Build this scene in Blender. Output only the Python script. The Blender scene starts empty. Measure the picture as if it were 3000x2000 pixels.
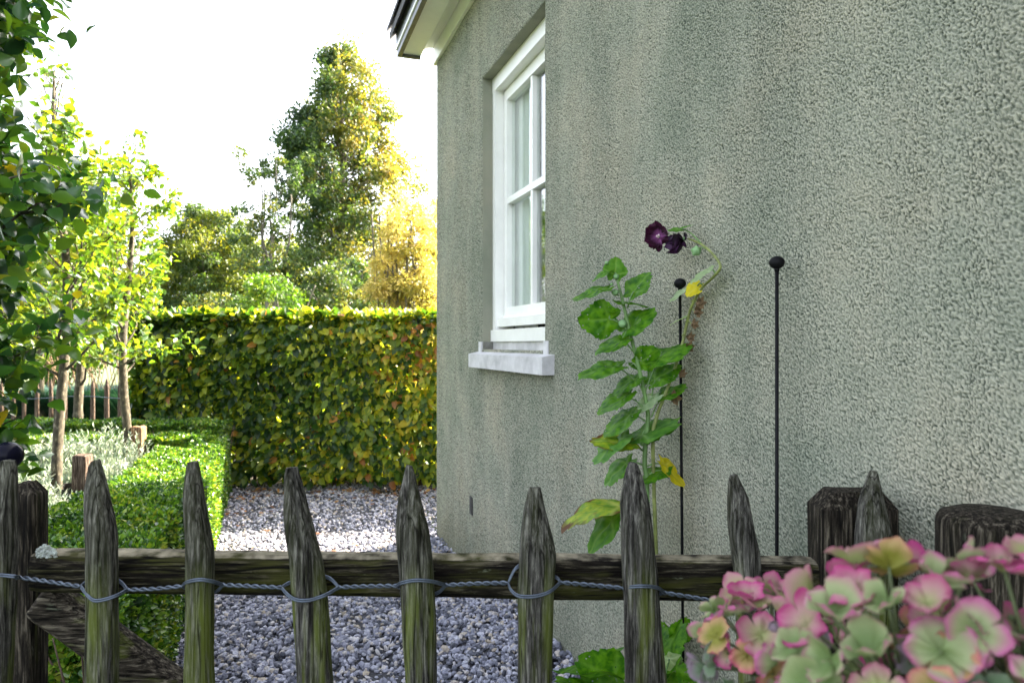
import bpy, math, random
import numpy as np
from mathutils import Vector, Matrix, noise as mnoise

# ------------------------------------------------------------------ camera, sky, sun, exposure
SC = bpy.context.scene
COL = SC.collection
random.seed(7)
RNG = np.random.default_rng(11)
R = math.radians

EYE = 1.4
cam = bpy.data.cameras.new("camera")
cam.sensor_width = 36.0
cam.lens = 24.0
cam.shift_y = 0.0027
cam.clip_start = 0.05
cam.clip_end = 3000
cam.dof.use_dof = True
cam.dof.focus_distance = 1.85
cam.dof.aperture_fstop = 6.3
camo = bpy.data.objects.new("camera", cam)
COL.objects.link(camo)
camo.location = (0, 0, EYE)
camo.rotation_euler = (R(90), 0, 0)
SC.camera = camo

SUN_AZ = 56.0     # degrees from +Y towards +X
SUN_EL = 34.0
w = bpy.data.worlds.new("World")
SC.world = w
w.use_nodes = True
nt = w.node_tree
sky = nt.nodes.new("ShaderNodeTexSky")
sky.sky_type = 'NISHITA'
sky.sun_disc = False
sky.sun_elevation = R(SUN_EL)
sky.sun_rotation = R(SUN_AZ)
sky.air_density = 0.75
sky.dust_density = 5.0
sky.ozone_density = 0.0
bg = nt.nodes["Background"]
bg.inputs[1].default_value = 0.15
hazy = nt.nodes.new("ShaderNodeHueSaturation")          # thin bright haze: a whiter sky than the clear-air model gives
hazy.inputs["Saturation"].default_value = 0.42
nt.links.new(sky.outputs[0], hazy.inputs["Color"])
nt.links.new(hazy.outputs[0], bg.inputs[0])

sl = bpy.data.lights.new("sun", 'SUN')
sl.energy = 4.0
sl.angle = R(0.5)
sl.color = (1.0, 0.86, 0.66)
so = bpy.data.objects.new("sun", sl)
COL.objects.link(so)
to_sun = Vector((math.sin(R(SUN_AZ)) * math.cos(R(SUN_EL)), math.cos(R(SUN_AZ)) * math.cos(R(SUN_EL)), math.sin(R(SUN_EL))))
so.rotation_euler = to_sun.to_track_quat('Z', 'Y').to_euler()

vs = SC.view_settings
vs.view_transform = 'Standard'
vs.look = 'None'
vs.gamma = 1
vs.use_curve_mapping = False
vs.exposure = 3.3
SC.cycles.max_bounces = 8
SC.cycles.transparent_max_bounces = 16
SC.cycles.use_denoising = True

# ------------------------------------------------------------------ helpers
def P(px, py, Y):
    """photo pixel (3000x2000) -> point at distance Y"""
    return Vector(((px - 1500) / 2000 * Y, Y, EYE - (py - 1008) / 2000 * Y))

def ground(x, y):
    t = min(1, max(0, (4.5 - y) / 1.8))
    return 0.13 * t * t * (3 - 2 * t)

def ground_np(y):
    t = np.clip((4.5 - y) / 1.8, 0, 1)
    return 0.13 * t * t * (3 - 2 * t)

def tag(o, label=None, cat=None, group=None, kind=None):
    if label: o["label"] = label
    if cat: o["category"] = cat
    if group: o["group"] = group
    if kind: o["kind"] = kind
    return o

def thing(name, label, cat, loc=(0, 0, 0), group=None, kind=None):
    o = bpy.data.objects.new(name, None)
    o.empty_display_size = 0.1
    o.location = loc
    COL.objects.link(o)
    return tag(o, label, cat, group, kind)

def origin_of(o):
    v = Vector((0, 0, 0))
    while o:
        v += o.location
        o = o.parent
    return v

def link(name, me, mats, parent=None, loc=(0, 0, 0)):
    o = bpy.data.objects.new(name, me)
    COL.objects.link(o)
    if not isinstance(mats, (list, tuple)): mats = [mats]
    for m in mats: me.materials.append(m)
    o.location = loc
    if parent: o.parent = parent
    return o

class MB:
    """collects shapes given in world coordinates, builds ONE mesh"""
    def __init__(s): s.v = []; s.f = []; s.t = []
    def add(s, vs, fs, t=0.5):
        n = len(s.v)
        s.v += [tuple(q) for q in vs]
        s.f += [tuple(i + n for i in f) for f in fs]
        s.t += list(t) if hasattr(t, '__len__') else [t] * len(vs)
        return s
    def box(s, x0, x1, y0, y1, z0, z1, M=None):
        vs = [Vector(c) for c in ((x0,y0,z0),(x1,y0,z0),(x1,y1,z0),(x0,y1,z0),(x0,y0,z1),(x1,y0,z1),(x1,y1,z1),(x0,y1,z1))]
        if M is not None: vs = [M @ q for q in vs]
        return s.add(vs, [(0,3,2,1),(4,5,6,7),(0,1,5,4),(1,2,6,5),(2,3,7,6),(3,0,4,7)])
    def tube(s, pts, rad, n=8, cap=True):
        pts = [Vector(p) for p in pts]
        if not hasattr(rad, '__len__'): rad = [rad] * len(pts)
        k0 = len(pts)
        d = (pts[1] - pts[0]).normalized()
        a = Vector((0, 0, 1)) if abs(d.z) < 0.9 else Vector((1, 0, 0))
        u = d.cross(a).normalized()
        vs = []
        for i, p in enumerate(pts):
            if i == 0: d = pts[1] - pts[0]
            elif i == k0 - 1: d = pts[-1] - pts[-2]
            else: d = pts[i + 1] - pts[i - 1]
            if d.length < 1e-9: d = Vector((0, 0, 1))
            d.normalize()
            u = (u - d * u.dot(d))
            if u.length < 1e-6: u = d.orthogonal()
            u.normalize()
            v = d.cross(u)
            for j in range(n):
                t = 2 * math.pi * j / n
                vs.append(p + (u * math.cos(t) + v * math.sin(t)) * rad[i])
        fs = []
        for i in range(k0 - 1):
            for j in range(n):
                a_ = i * n + j; b_ = i * n + (j + 1) % n
                fs.append((a_, b_, b_ + n, a_ + n))
        if cap:
            fs.append(tuple(range(n))[::-1]); fs.append(tuple(range((k0 - 1) * n, k0 * n)))
        return s.add(vs, fs)
    def sphere(s, c, r, sq=1.0, nu=20, nv=12, f=None):
        c = Vector(c); vs = []; fs = []
        for i in range(nv + 1):
            ph = math.pi * i / nv
            for j in range(nu):
                th = 2 * math.pi * j / nu
                d = Vector((math.sin(ph) * math.cos(th), math.sin(ph) * math.sin(th), math.cos(ph) * sq))
                k = f(d) if f else 1.0
                vs.append(c + d * r * k)
        for i in range(nv):
            for j in range(nu):
                a = i * nu + j; b = i * nu + (j + 1) % nu
                fs.append((a, a + nu, b + nu, b))
        return s.add(vs, fs)
    def build(s, name, mat, parent=None, smooth=True, loc=None, sharp=None):
        o0 = origin_of(parent) if parent else Vector(loc or (0, 0, 0))
        me = bpy.data.meshes.new(name)
        me.from_pydata([(q[0] - o0.x, q[1] - o0.y, q[2] - o0.z) for q in s.v], [], s.f)
        if smooth:
            me.polygons.foreach_set("use_smooth", [True] * len(me.polygons))
            if sharp: me.set_sharp_from_angle(angle=R(sharp))
        at = me.attributes.new("rnd", 'FLOAT', 'POINT')
        at.data.foreach_set("value", s.t)
        me.update()
        return link(name, me, mat, parent, loc=(0, 0, 0) if parent else (loc or (0, 0, 0)))

def np_mesh(name, V, F, mat, parent=None, rnd=None, smooth=True, loc=None):
    """V (n,3), F (m,k) equal-size faces, or list of such arrays"""
    o0 = origin_of(parent) if parent else Vector(loc or (0, 0, 0))
    if not isinstance(F, (list, tuple)): F = [F]
    me = bpy.data.meshes.new(name)
    V = np.asarray(V, dtype=np.float32) - np.array(o0, dtype=np.float32)
    me.vertices.add(len(V)); me.vertices.foreach_set("co", V.ravel())
    tot = np.concatenate([np.full(len(f), f.shape[1], dtype=np.int32) for f in F])
    start = np.concatenate([[0], np.cumsum(tot)[:-1]]).astype(np.int32)
    idx = np.concatenate([f.ravel() for f in F]).astype(np.int32)
    me.loops.add(len(idx)); me.loops.foreach_set("vertex_index", idx)
    me.polygons.add(len(tot)); me.polygons.foreach_set("loop_start", start); me.polygons.foreach_set("loop_total", tot)
    me.polygons.foreach_set("use_smooth", np.full(len(tot), smooth))
    if rnd is not None:
        at = me.attributes.new("rnd", 'FLOAT', 'POINT')
        at.data.foreach_set("value", np.asarray(rnd, dtype=np.float32))
    me.update(); me.validate()
    return link(name, me, mat, parent, loc=(0, 0, 0) if parent else (loc or (0, 0, 0)))

# leaf templates: x across, y along, z up
LEAF7 = (np.array([(0,0,0),(0,.5,-.03),(0,1,-.12),(-.42,.3,.07),(-.34,.7,.03),(.42,.3,.07),(.34,.7,.03)]),
         [np.array([(0,1,4,3),(0,5,6,1)]), np.array([(1,2,4),(1,6,2)])])
LEAF4 = (np.array([(0,0,0),(-.5,.45,.12),(0,1,-.05),(.5,.45,.12)]), [np.array([(0,3,2),(0,2,1)])])
def _leaf_rows(rows):
    v = [(0, 0, 0)]; f3 = []; f4 = []
    for t, w_, z in rows[:-1]: v += [(0, t, z - .05 * w_), (-w_, t, z + .16 * w_), (w_, t, z + .16 * w_)]
    n = len(rows) - 1
    v.append((0.03, rows[-1][0], rows[-1][2]))
    f3 += [(0, 1, 2), (0, 3, 1)]
    for i in range(n - 1):
        a = 1 + i * 3; b = a + 3
        f4 += [(a, b, b + 1, a + 1), (a, a + 2, b + 2, b)]
    a = 1 + (n - 1) * 3; e = len(v) - 1
    f3 += [(a, e, a + 1), (a, a + 2, e)]
    return np.array(v, float), [np.array(f4), np.array(f3)]
LEAF_R = _leaf_rows([(.12, .22, .015), (.32, .43, .02), (.56, .45, -.01), (.80, .24, -.09), (1.0, 0, -.20)])

def norm(a): return a / np.maximum(np.linalg.norm(a, axis=1, keepdims=True), 1e-9)

def leaves(pos, axis, nrm, L, W, tmpl, rnd):
    T, FT = tmpl
    axis = norm(axis)
    nrm = norm(nrm - axis * np.sum(nrm * axis, axis=1, keepdims=True))
    side = np.cross(axis, nrm)
    n = len(pos); k = len(T)
    V = (pos[:, None, :] + side[:, None, :] * (T[None, :, 0, None] * W[:, None, None])
         + axis[:, None, :] * (T[None, :, 1, None] * L[:, None, None])
         + nrm[:, None, :] * (T[None, :, 2, None] * L[:, None, None]))
    off = (np.arange(n) * k)[:, None, None]
    F = [(off + f[None]).reshape(-1, f.shape[1]) for f in FT]
    return V.reshape(-1, 3), F, np.repeat(rnd, k)

def rvec(n): return norm(RNG.normal(size=(n, 3)))

def merge(parts):
    Vs = []; Rs = []; Fd = {}; n = 0
    for V, F, r in parts:
        Vs.append(V); Rs.append(r)
        for f in F: Fd.setdefault(f.shape[1], []).append(f + n)
        n += len(V)
    return np.concatenate(Vs), [np.concatenate(x) for x in Fd.values()], np.concatenate(Rs)

# ------------------------------------------------------------------ materials
def new_mat(name):
    m = bpy.data.materials.new(name); m.use_nodes = True
    t = m.node_tree; t.nodes.clear()
    out = t.nodes.new("ShaderNodeOutputMaterial")
    return m, t, out

def N(t, typ, **kw):
    n = t.nodes.new(typ)
    for k, v in kw.items():
        if k.startswith("i_"):
            key = k[2:]
            key = int(key) if key.isdigit() else key.replace("_", " ")
            n.inputs[key].default_value = v
        else: setattr(n, k, v)
    return n

def ramp(t, stops, interp='LINEAR'):
    n = t.nodes.new("ShaderNodeValToRGB"); n.color_ramp.interpolation = interp
    e = n.color_ramp.elements
    while len(e) < len(stops): e.new(0.5)
    for i, (p, c) in enumerate(stops):
        e[i].position = p
        e[i].color = (*c, 1) if len(c) == 3 else c
    return n

def plain(name, col, rough=0.6, metal=0.0, spec=0.5, var=0.0, scale=8.0, bump=0.0):
    m, t, out = new_mat(name)
    b = N(t, "ShaderNodeBsdfPrincipled")
    b.inputs["Base Color"].default_value = (*col, 1)
    b.inputs["Roughness"].default_value = rough
    b.inputs["Metallic"].default_value = metal
    b.inputs["Specular IOR Level"].default_value = spec
    if var or bump:
        tc = N(t, "ShaderNodeTexCoord")
        no = N(t, "ShaderNodeTexNoise", i_Scale=scale, i_Detail=5.0, i_Roughness=0.65)
        t.links.new(tc.outputs["Object"], no.inputs["Vector"])
        if var:
            lo = tuple(c * (1 - var) for c in col); hi = tuple(min(1, c * (1 + var)) for c in col)
            r = ramp(t, [(0.3, lo), (0.7, hi)])
            t.links.new(no.outputs[0], r.inputs[0]); t.links.new(r.outputs[0], b.inputs["Base Color"])
        if bump:
            bu = N(t, "ShaderNodeBump", i_Strength=bump, i_Distance=0.01)
            t.links.new(no.outputs[0], bu.inputs["Height"]); t.links.new(bu.outputs[0], b.inputs["Normal"])
    t.links.new(b.outputs[0], out.inputs[0])
    return m

def leaf_mat(name, stops, trans=0.4, tgain=(1.6, 1.5, 0.7), rough=0.45, spec=0.4, noise=0.0, nscale=60.0):
    m, t, out = new_mat(name)
    at = N(t, "ShaderNodeAttribute", attribute_name="rnd")
    r = ramp(t, stops)
    t.links.new(at.outputs["Fac"], r.inputs[0])
    col = r.outputs[0]
    if noise:
        tc = N(t, "ShaderNodeTexCoord")
        no = N(t, "ShaderNodeTexNoise", i_Scale=nscale, i_Detail=3.0)
        t.links.new(tc.outputs["Object"], no.inputs["Vector"])
        ma = N(t, "ShaderNodeMath", operation='MULTIPLY_ADD'); ma.inputs[1].default_value = noise; ma.inputs[2].default_value = -noise / 2
        t.links.new(no.outputs[0], ma.inputs[0])
        ad = N(t, "ShaderNodeMath", operation='ADD')
        t.links.new(ma.outputs[0], ad.inputs[0]); t.links.new(at.outputs["Fac"], ad.inputs[1])
        t.links.new(ad.outputs[0], r.inputs[0])
    b = N(t, "ShaderNodeBsdfPrincipled", i_Roughness=rough)
    b.inputs["Specular IOR Level"].default_value = spec
    t.links.new(col, b.inputs["Base Color"])
    mul = N(t, "ShaderNodeMix", data_type='RGBA', blend_type='MULTIPLY'); mul.inputs[0].default_value = 1
    t.links.new(col, mul.inputs[6]); mul.inputs[7].default_value = (*tgain, 1)
    tr = N(t, "ShaderNodeBsdfTranslucent")
    t.links.new(mul.outputs[2], tr.inputs[0])
    mx = N(t, "ShaderNodeMixShader"); mx.inputs[0].default_value = trans
    t.links.new(b.outputs[0], mx.inputs[1]); t.links.new(tr.outputs[0], mx.inputs[2])
    t.links.new(mx.outputs[0], out.inputs[0])
    return m

def stucco_mat(name):
    m, t, out = new_mat(name)
    tc = N(t, "ShaderNodeTexCoord")
    b = N(t, "ShaderNodeBsdfPrincipled", i_Roughness=0.95); b.inputs["Specular IOR Level"].default_value = 0.1
    mp = N(t, "ShaderNodeMapping"); mp.inputs["Scale"].default_value = (1, 1, 1.35)
    t.links.new(tc.outputs["Object"], mp.inputs[0])
    # thrown grit: coarse grains, finer grains and sharp pits between them
    g1 = N(t, "ShaderNodeTexNoise", i_Scale=185.0, i_Detail=4.0, i_Roughness=0.72)
    g2 = N(t, "ShaderNodeTexNoise", i_Scale=420.0, i_Detail=2.0, i_Roughness=0.6)
    vo = N(t, "ShaderNodeTexVoronoi", i_Scale=155.0, i_Randomness=1.0)
    for n_ in (g1, g2, vo): t.links.new(mp.outputs[0], n_.inputs["Vector"])
    h1 = N(t, "ShaderNodeMath", operation='MULTIPLY_ADD'); h1.inputs[1].default_value = 0.45; t.links.new(g2.outputs[0], h1.inputs[0]); t.links.new(g1.outputs[0], h1.inputs[2])
    h2 = N(t, "ShaderNodeMath", operation='MULTIPLY_ADD'); h2.inputs[1].default_value = -0.30; t.links.new(vo.outputs["Distance"], h2.inputs[0]); t.links.new(h1.outputs[0], h2.inputs[2])
    # broad patches, where the coat is thinner or dirtier
    big = N(t, "ShaderNodeTexNoise", i_Scale=1.9, i_Detail=5.0, i_Roughness=0.62)
    t.links.new(tc.outputs["Object"], big.inputs["Vector"])
    # rain streaks
    m2 = N(t, "ShaderNodeMapping"); m2.inputs["Scale"].default_value = (4.5, 4.5, 0.55)
    t.links.new(tc.outputs["Object"], m2.inputs[0])
    st = N(t, "ShaderNodeTexNoise", i_Scale=1.0, i_Detail=6.0, i_Roughness=0.62, i_Distortion=0.6)
    t.links.new(m2.outputs[0], st.inputs["Vector"])
    sh = N(t, "ShaderNodeMath", operation='MULTIPLY_ADD'); sh.inputs[1].default_value = 0.22; t.links.new(st.outputs[0], sh.inputs[0]); t.links.new(h2.outputs[0], sh.inputs[2])
    at = N(t, "ShaderNodeAttribute", attribute_name="rnd")
    sh = N(t, "ShaderNodeMath", operation='MULTIPLY_ADD'); sh.inputs[1].default_value = 0.36; t.links.new(st.outputs[0], sh.inputs[0]); t.links.new(at.outputs["Fac"], sh.inputs[2])
    sh2 = N(t, "ShaderNodeMath", operation='MULTIPLY_ADD'); sh2.inputs[1].default_value = 0.22; t.links.new(g2.outputs[0], sh2.inputs[0]); t.links.new(sh.outputs[0], sh2.inputs[2])
    sh = N(t, "ShaderNodeMath", operation='MULTIPLY'); sh.inputs[1].default_value = 0.6; t.links.new(sh2.outputs[0], sh.inputs[0])
    gr = ramp(t, [(0.24, (0.024, 0.028, 0.023)), (0.37, (0.112, 0.120, 0.096)), (0.51, (0.250, 0.250, 0.202)), (0.68, (0.380, 0.365, 0.295))])
    t.links.new(sh.outputs[0], gr.inputs[0])
    br = ramp(t, [(0.32, (0.72, 0.79, 0.75)), (0.5, (0.97, 0.99, 0.96)), (0.68, (1.10, 1.05, 0.99))])
    t.links.new(big.outputs[0], br.inputs[0])
    x2 = N(t, "ShaderNodeMix", data_type='RGBA', blend_type='MULTIPLY'); x2.inputs[0].default_value = 1
    t.links.new(gr.outputs[0], x2.inputs[6]); t.links.new(br.outputs[0], x2.inputs[7])
    # splash dirt and a little algae within a hand's breadth of the ground
    sx = N(t, "ShaderNodeSeparateXYZ"); t.links.new(tc.outputs["Object"], sx.inputs[0])
    mr = N(t, "ShaderNodeMapRange"); mr.inputs[1].default_value = 0.42; mr.inputs[2].default_value = 0.05; mr.inputs[3].default_value = -0.15; mr.inputs[4].default_value = 0.55
    t.links.new(sx.outputs[2], mr.inputs[0])
    sd = N(t, "ShaderNodeMath", operation='MULTIPLY'); t.links.new(mr.outputs[0], sd.inputs[0]); t.links.new(big.outputs[0], sd.inputs[1]); sd.use_clamp = True
    x3 = N(t, "ShaderNodeMix", data_type='RGBA'); t.links.new(sd.outputs[0], x3.inputs[0]); t.links.new(x2.outputs[2], x3.inputs[6]); x3.inputs[7].default_value = (0.10, 0.11, 0.075, 1)
    t.links.new(x3.outputs[2], b.inputs["Base Color"])
    bu = N(t, "ShaderNodeBump", i_Strength=0.5, i_Distance=0.002)
    t.links.new(g2.outputs[0], bu.inputs["Height"])
    t.links.new(bu.outputs[0], b.inputs["Normal"])
    t.links.new(b.outputs[0], out.inputs[0])
    return m

def wood_mat(name, axis='Z', base=((0.011, 0.010, 0.0085), (0.056, 0.053, 0.047), (0.165, 0.158, 0.138)), moss=0.5, moss_col=(0.10, 0.125, 0.018), pale=0.0, fine=165.0, cut=False):
    m, t, out = new_mat(name)
    tc = N(t, "ShaderNodeTexCoord")
    sc = {'Z': (fine, fine, 13.0), 'X': (13.0, fine, fine)}[axis]
    mp = N(t, "ShaderNodeMapping"); mp.inputs["Scale"].default_value = sc
    t.links.new(tc.outputs["Object"], mp.inputs[0])
    g = N(t, "ShaderNodeTexNoise", i_Scale=1.0, i_Detail=5.0, i_Roughness=0.7, i_Distortion=0.3)
    t.links.new(mp.outputs[0], g.inputs["Vector"])
    r = ramp(t, [(0.40, base[0]), (0.53, base[1]), (0.66, base[2])])
    t.links.new(g.outputs[0], r.inputs[0])
    col = r.outputs[0]
    # mossy green algae in long patches
    s2 = {'Z': (26, 26, 2.2), 'X': (3.5, 26, 26)}[axis]
    mp2 = N(t, "ShaderNodeMapping"); mp2.inputs["Scale"].default_value = s2
    t.links.new(tc.outputs["Object"], mp2.inputs[0])
    g2 = N(t, "ShaderNodeTexNoise", i_Scale=1.0, i_Detail=4.0, i_Roughness=0.65)
    t.links.new(mp2.outputs[0], g2.inputs["Vector"])
    r2 = ramp(t, [(0.62 - 0.2 * moss, (0, 0, 0)), (0.78 - 0.2 * moss, (1, 1, 1))])
    t.links.new(g2.outputs[0], r2.inputs[0])
    fac = r2.outputs[0]
    if axis == 'Z':
        # algae grows on the damp lower part of an upright (below about 1 m)
        sx = N(t, "ShaderNodeSeparateXYZ"); t.links.new(tc.outputs["Object"], sx.inputs[0])
        mr = N(t, "ShaderNodeMapRange"); mr.inputs[1].default_value = 0.80; mr.inputs[2].default_value = 0.90; mr.inputs[3].default_value = 1.0; mr.inputs[4].default_value = 0.13
        t.links.new(sx.outputs[2], mr.inputs[0])
        mm = N(t, "ShaderNodeMath", operation='MULTIPLY'); t.links.new(mr.outputs[0], mm.inputs[0]); t.links.new(r2.outputs[0], mm.inputs[1])
        fac = mm.outputs[0]
    mk = N(t, "ShaderNodeMath", operation='MULTIPLY'); mk.inputs[1].default_value = 0.64
    t.links.new(fac, mk.inputs[0])
    mx = N(t, "ShaderNodeMix", data_type='RGBA'); t.links.new(mk.outputs[0], mx.inputs[0])
    t.links.new(col, mx.inputs[6]); mx.inputs[7].default_value = (*moss_col, 1)
    col = mx.outputs[2]
    if pale:
        g3 = N(t, "ShaderNodeTexNoise", i_Scale=1.0, i_Detail=4.0, i_Roughness=0.7)
        mp3 = N(t, "ShaderNodeMapping"); mp3.inputs["Scale"].default_value = {'Z': (75, 75, 14), 'X': (16, 75, 75)}[axis]
        t.links.new(tc.outputs["Object"], mp3.inputs[0]); t.links.new(mp3.outputs[0], g3.inputs["Vector"])
        r3 = ramp(t, [(0.64, (0, 0, 0)), (0.72, (1, 1, 1))]); t.links.new(g3.outputs[0], r3.inputs[0])
        mk3 = N(t, "ShaderNodeMath", operation='MULTIPLY'); mk3.inputs[1].default_value = pale; t.links.new(r3.outputs[0], mk3.inputs[0])
        m3 = N(t, "ShaderNodeMix", data_type='RGBA'); t.links.new(mk3.outputs[0], m3.inputs[0])
        t.links.new(col, m3.inputs[6]); m3.inputs[7].default_value = (0.22, 0.24, 0.17, 1)
        col = m3.outputs[2]
    # drying splits: long thin dark lines along the grain
    s5 = {'Z': (48, 48, 1.6), 'X': (1.6, 48, 48)}[axis]
    mp5 = N(t, "ShaderNodeMapping"); mp5.inputs["Scale"].default_value = s5
    t.links.new(tc.outputs["Object"], mp5.inputs[0])
    g5 = N(t, "ShaderNodeTexNoise", i_Scale=1.0, i_Detail=2.0, i_Distortion=0.25); t.links.new(mp5.outputs[0], g5.inputs["Vector"])
    r5 = ramp(t, [(0.478, (1, 1, 1)), (0.496, (0.10, 0.09, 0.08)), (0.504, (0.10, 0.09, 0.08)), (0.522, (1, 1, 1))]); t.links.new(g5.outputs[0], r5.inputs[0])
    x5 = N(t, "ShaderNodeMix", data_type='RGBA', blend_type='MULTIPLY'); x5.inputs[0].default_value = 0.85
    t.links.new(col, x5.inputs[6]); t.links.new(r5.outputs[0], x5.inputs[7]); col = x5.outputs[2]
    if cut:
        # sawn upper face painted paler, sky light put into its colour
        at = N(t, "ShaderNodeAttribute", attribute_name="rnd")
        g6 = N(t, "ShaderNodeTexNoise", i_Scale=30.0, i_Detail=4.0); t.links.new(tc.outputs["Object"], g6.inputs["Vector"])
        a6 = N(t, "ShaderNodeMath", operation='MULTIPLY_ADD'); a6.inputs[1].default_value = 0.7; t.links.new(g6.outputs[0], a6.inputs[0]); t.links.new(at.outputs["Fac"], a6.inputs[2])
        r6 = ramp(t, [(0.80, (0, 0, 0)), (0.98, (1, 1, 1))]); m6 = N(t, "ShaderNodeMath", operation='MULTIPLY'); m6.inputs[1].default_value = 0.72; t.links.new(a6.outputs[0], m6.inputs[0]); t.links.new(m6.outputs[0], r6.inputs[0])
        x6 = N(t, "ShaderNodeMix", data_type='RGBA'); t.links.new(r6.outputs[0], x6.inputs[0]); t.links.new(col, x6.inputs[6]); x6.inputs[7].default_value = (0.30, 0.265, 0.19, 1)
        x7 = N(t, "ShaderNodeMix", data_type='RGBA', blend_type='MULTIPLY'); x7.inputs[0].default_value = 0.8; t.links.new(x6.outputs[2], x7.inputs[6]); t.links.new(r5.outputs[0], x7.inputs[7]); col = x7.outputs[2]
    b = N(t, "ShaderNodeBsdfPrincipled", i_Roughness=0.9); b.inputs["Specular IOR Level"].default_value = 0.12
    t.links.new(col, b.inputs["Base Color"])
    bu = N(t, "ShaderNodeBump", i_Strength=0.8, i_Distance=0.003)
    t.links.new(g.outputs[0], bu.inputs["Height"]); t.links.new(bu.outputs[0], b.inputs["Normal"])
    t.links.new(b.outputs[0], out.inputs[0])
    return m

def bark_mat(name, a, b_, c):
    m, t, out = new_mat(name)
    tc = N(t, "ShaderNodeTexCoord")
    mp = N(t, "ShaderNodeMapping"); mp.inputs["Scale"].default_value = (40, 40, 22)
    t.links.new(tc.outputs["Object"], mp.inputs[0])
    g = N(t, "ShaderNodeTexNoise", i_Scale=1.0, i_Detail=5.0, i_Roughness=0.7); t.links.new(mp.outputs[0], g.inputs["Vector"])
    r = ramp(t, [(0.32, a), (0.55, b_), (0.72, c)]); t.links.new(g.outputs[0], r.inputs[0])
    b = N(t, "ShaderNodeBsdfPrincipled", i_Roughness=0.9); t.links.new(r.outputs[0], b.inputs["Base Color"])
    bu = N(t, "ShaderNodeBump", i_Strength=0.7, i_Distance=0.006); t.links.new(g.outputs[0], bu.inputs["Height"]); t.links.new(bu.outputs[0], b.inputs["Normal"])
    t.links.new(b.outputs[0], out.inputs[0])
    return m

def glass_mat(name):
    m, t, out = new_mat(name)
    ge = N(t, "ShaderNodeNewGeometry")
    dt = N(t, "ShaderNodeVectorMath", operation='DOT_PRODUCT'); t.links.new(ge.outputs["Incoming"], dt.inputs[0]); t.links.new(ge.outputs["Normal"], dt.inputs[1])
    ab = N(t, "ShaderNodeMath", operation='ABSOLUTE'); t.links.new(dt.outputs["Value"], ab.inputs[0])
    om = N(t, "ShaderNodeMath", operation='SUBTRACT'); om.inputs[0].default_value = 1.0; t.links.new(ab.outputs[0], om.inputs[1])
    pw = N(t, "ShaderNodeMath", operation='POWER'); pw.inputs[1].default_value = 4.0; t.links.new(om.outputs[0], pw.inputs[0])
    fr = N(t, "ShaderNodeMath", operation='MULTIPLY_ADD'); fr.inputs[1].default_value = 0.9; fr.inputs[2].default_value = 0.06; t.links.new(pw.outputs[0], fr.inputs[0])
    gl = N(t, "ShaderNodeBsdfGlossy", i_Roughness=0.02); gl.inputs[0].default_value = (1, 1, 1, 1)
    tp = N(t, "ShaderNodeBsdfTransparent"); tp.inputs[0].default_value = (0.93, 0.96, 0.94, 1)
    mx = N(t, "ShaderNodeMixShader")
    t.links.new(fr.outputs[0], mx.inputs[0]); t.links.new(tp.outputs[0], mx.inputs[1]); t.links.new(gl.outputs[0], mx.inputs[2])
    t.links.new(mx.outputs[0], out.inputs[0])
    return m

def stone_mat(name, stops, rough=0.8):
    m, t, out = new_mat(name)
    at = N(t, "ShaderNodeAttribute", attribute_name="rnd")
    r = ramp(t, stops); t.links.new(at.outputs["Fac"], r.inputs[0])
    tc = N(t, "ShaderNodeTexCoord")
    no = N(t, "ShaderNodeTexNoise", i_Scale=160.0, i_Detail=2.0); t.links.new(tc.outputs["Object"], no.inputs["Vector"])
    r2 = ramp(t, [(0.3, (0.75, 0.75, 0.75)), (0.7, (1.15, 1.15, 1.15))]); t.links.new(no.outputs[0], r2.inputs[0])
    x = N(t, "ShaderNodeMix", data_type='RGBA', blend_type='MULTIPLY'); x.inputs[0].default_value = 1
    t.links.new(r.outputs[0], x.inputs[6]); t.links.new(r2.outputs[0], x.inputs[7])
    b = N(t, "ShaderNodeBsdfPrincipled", i_Roughness=rough); t.links.new(x.outputs[2], b.inputs["Base Color"])
    t.links.new(b.outputs[0], out.inputs[0])
    return m

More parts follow.
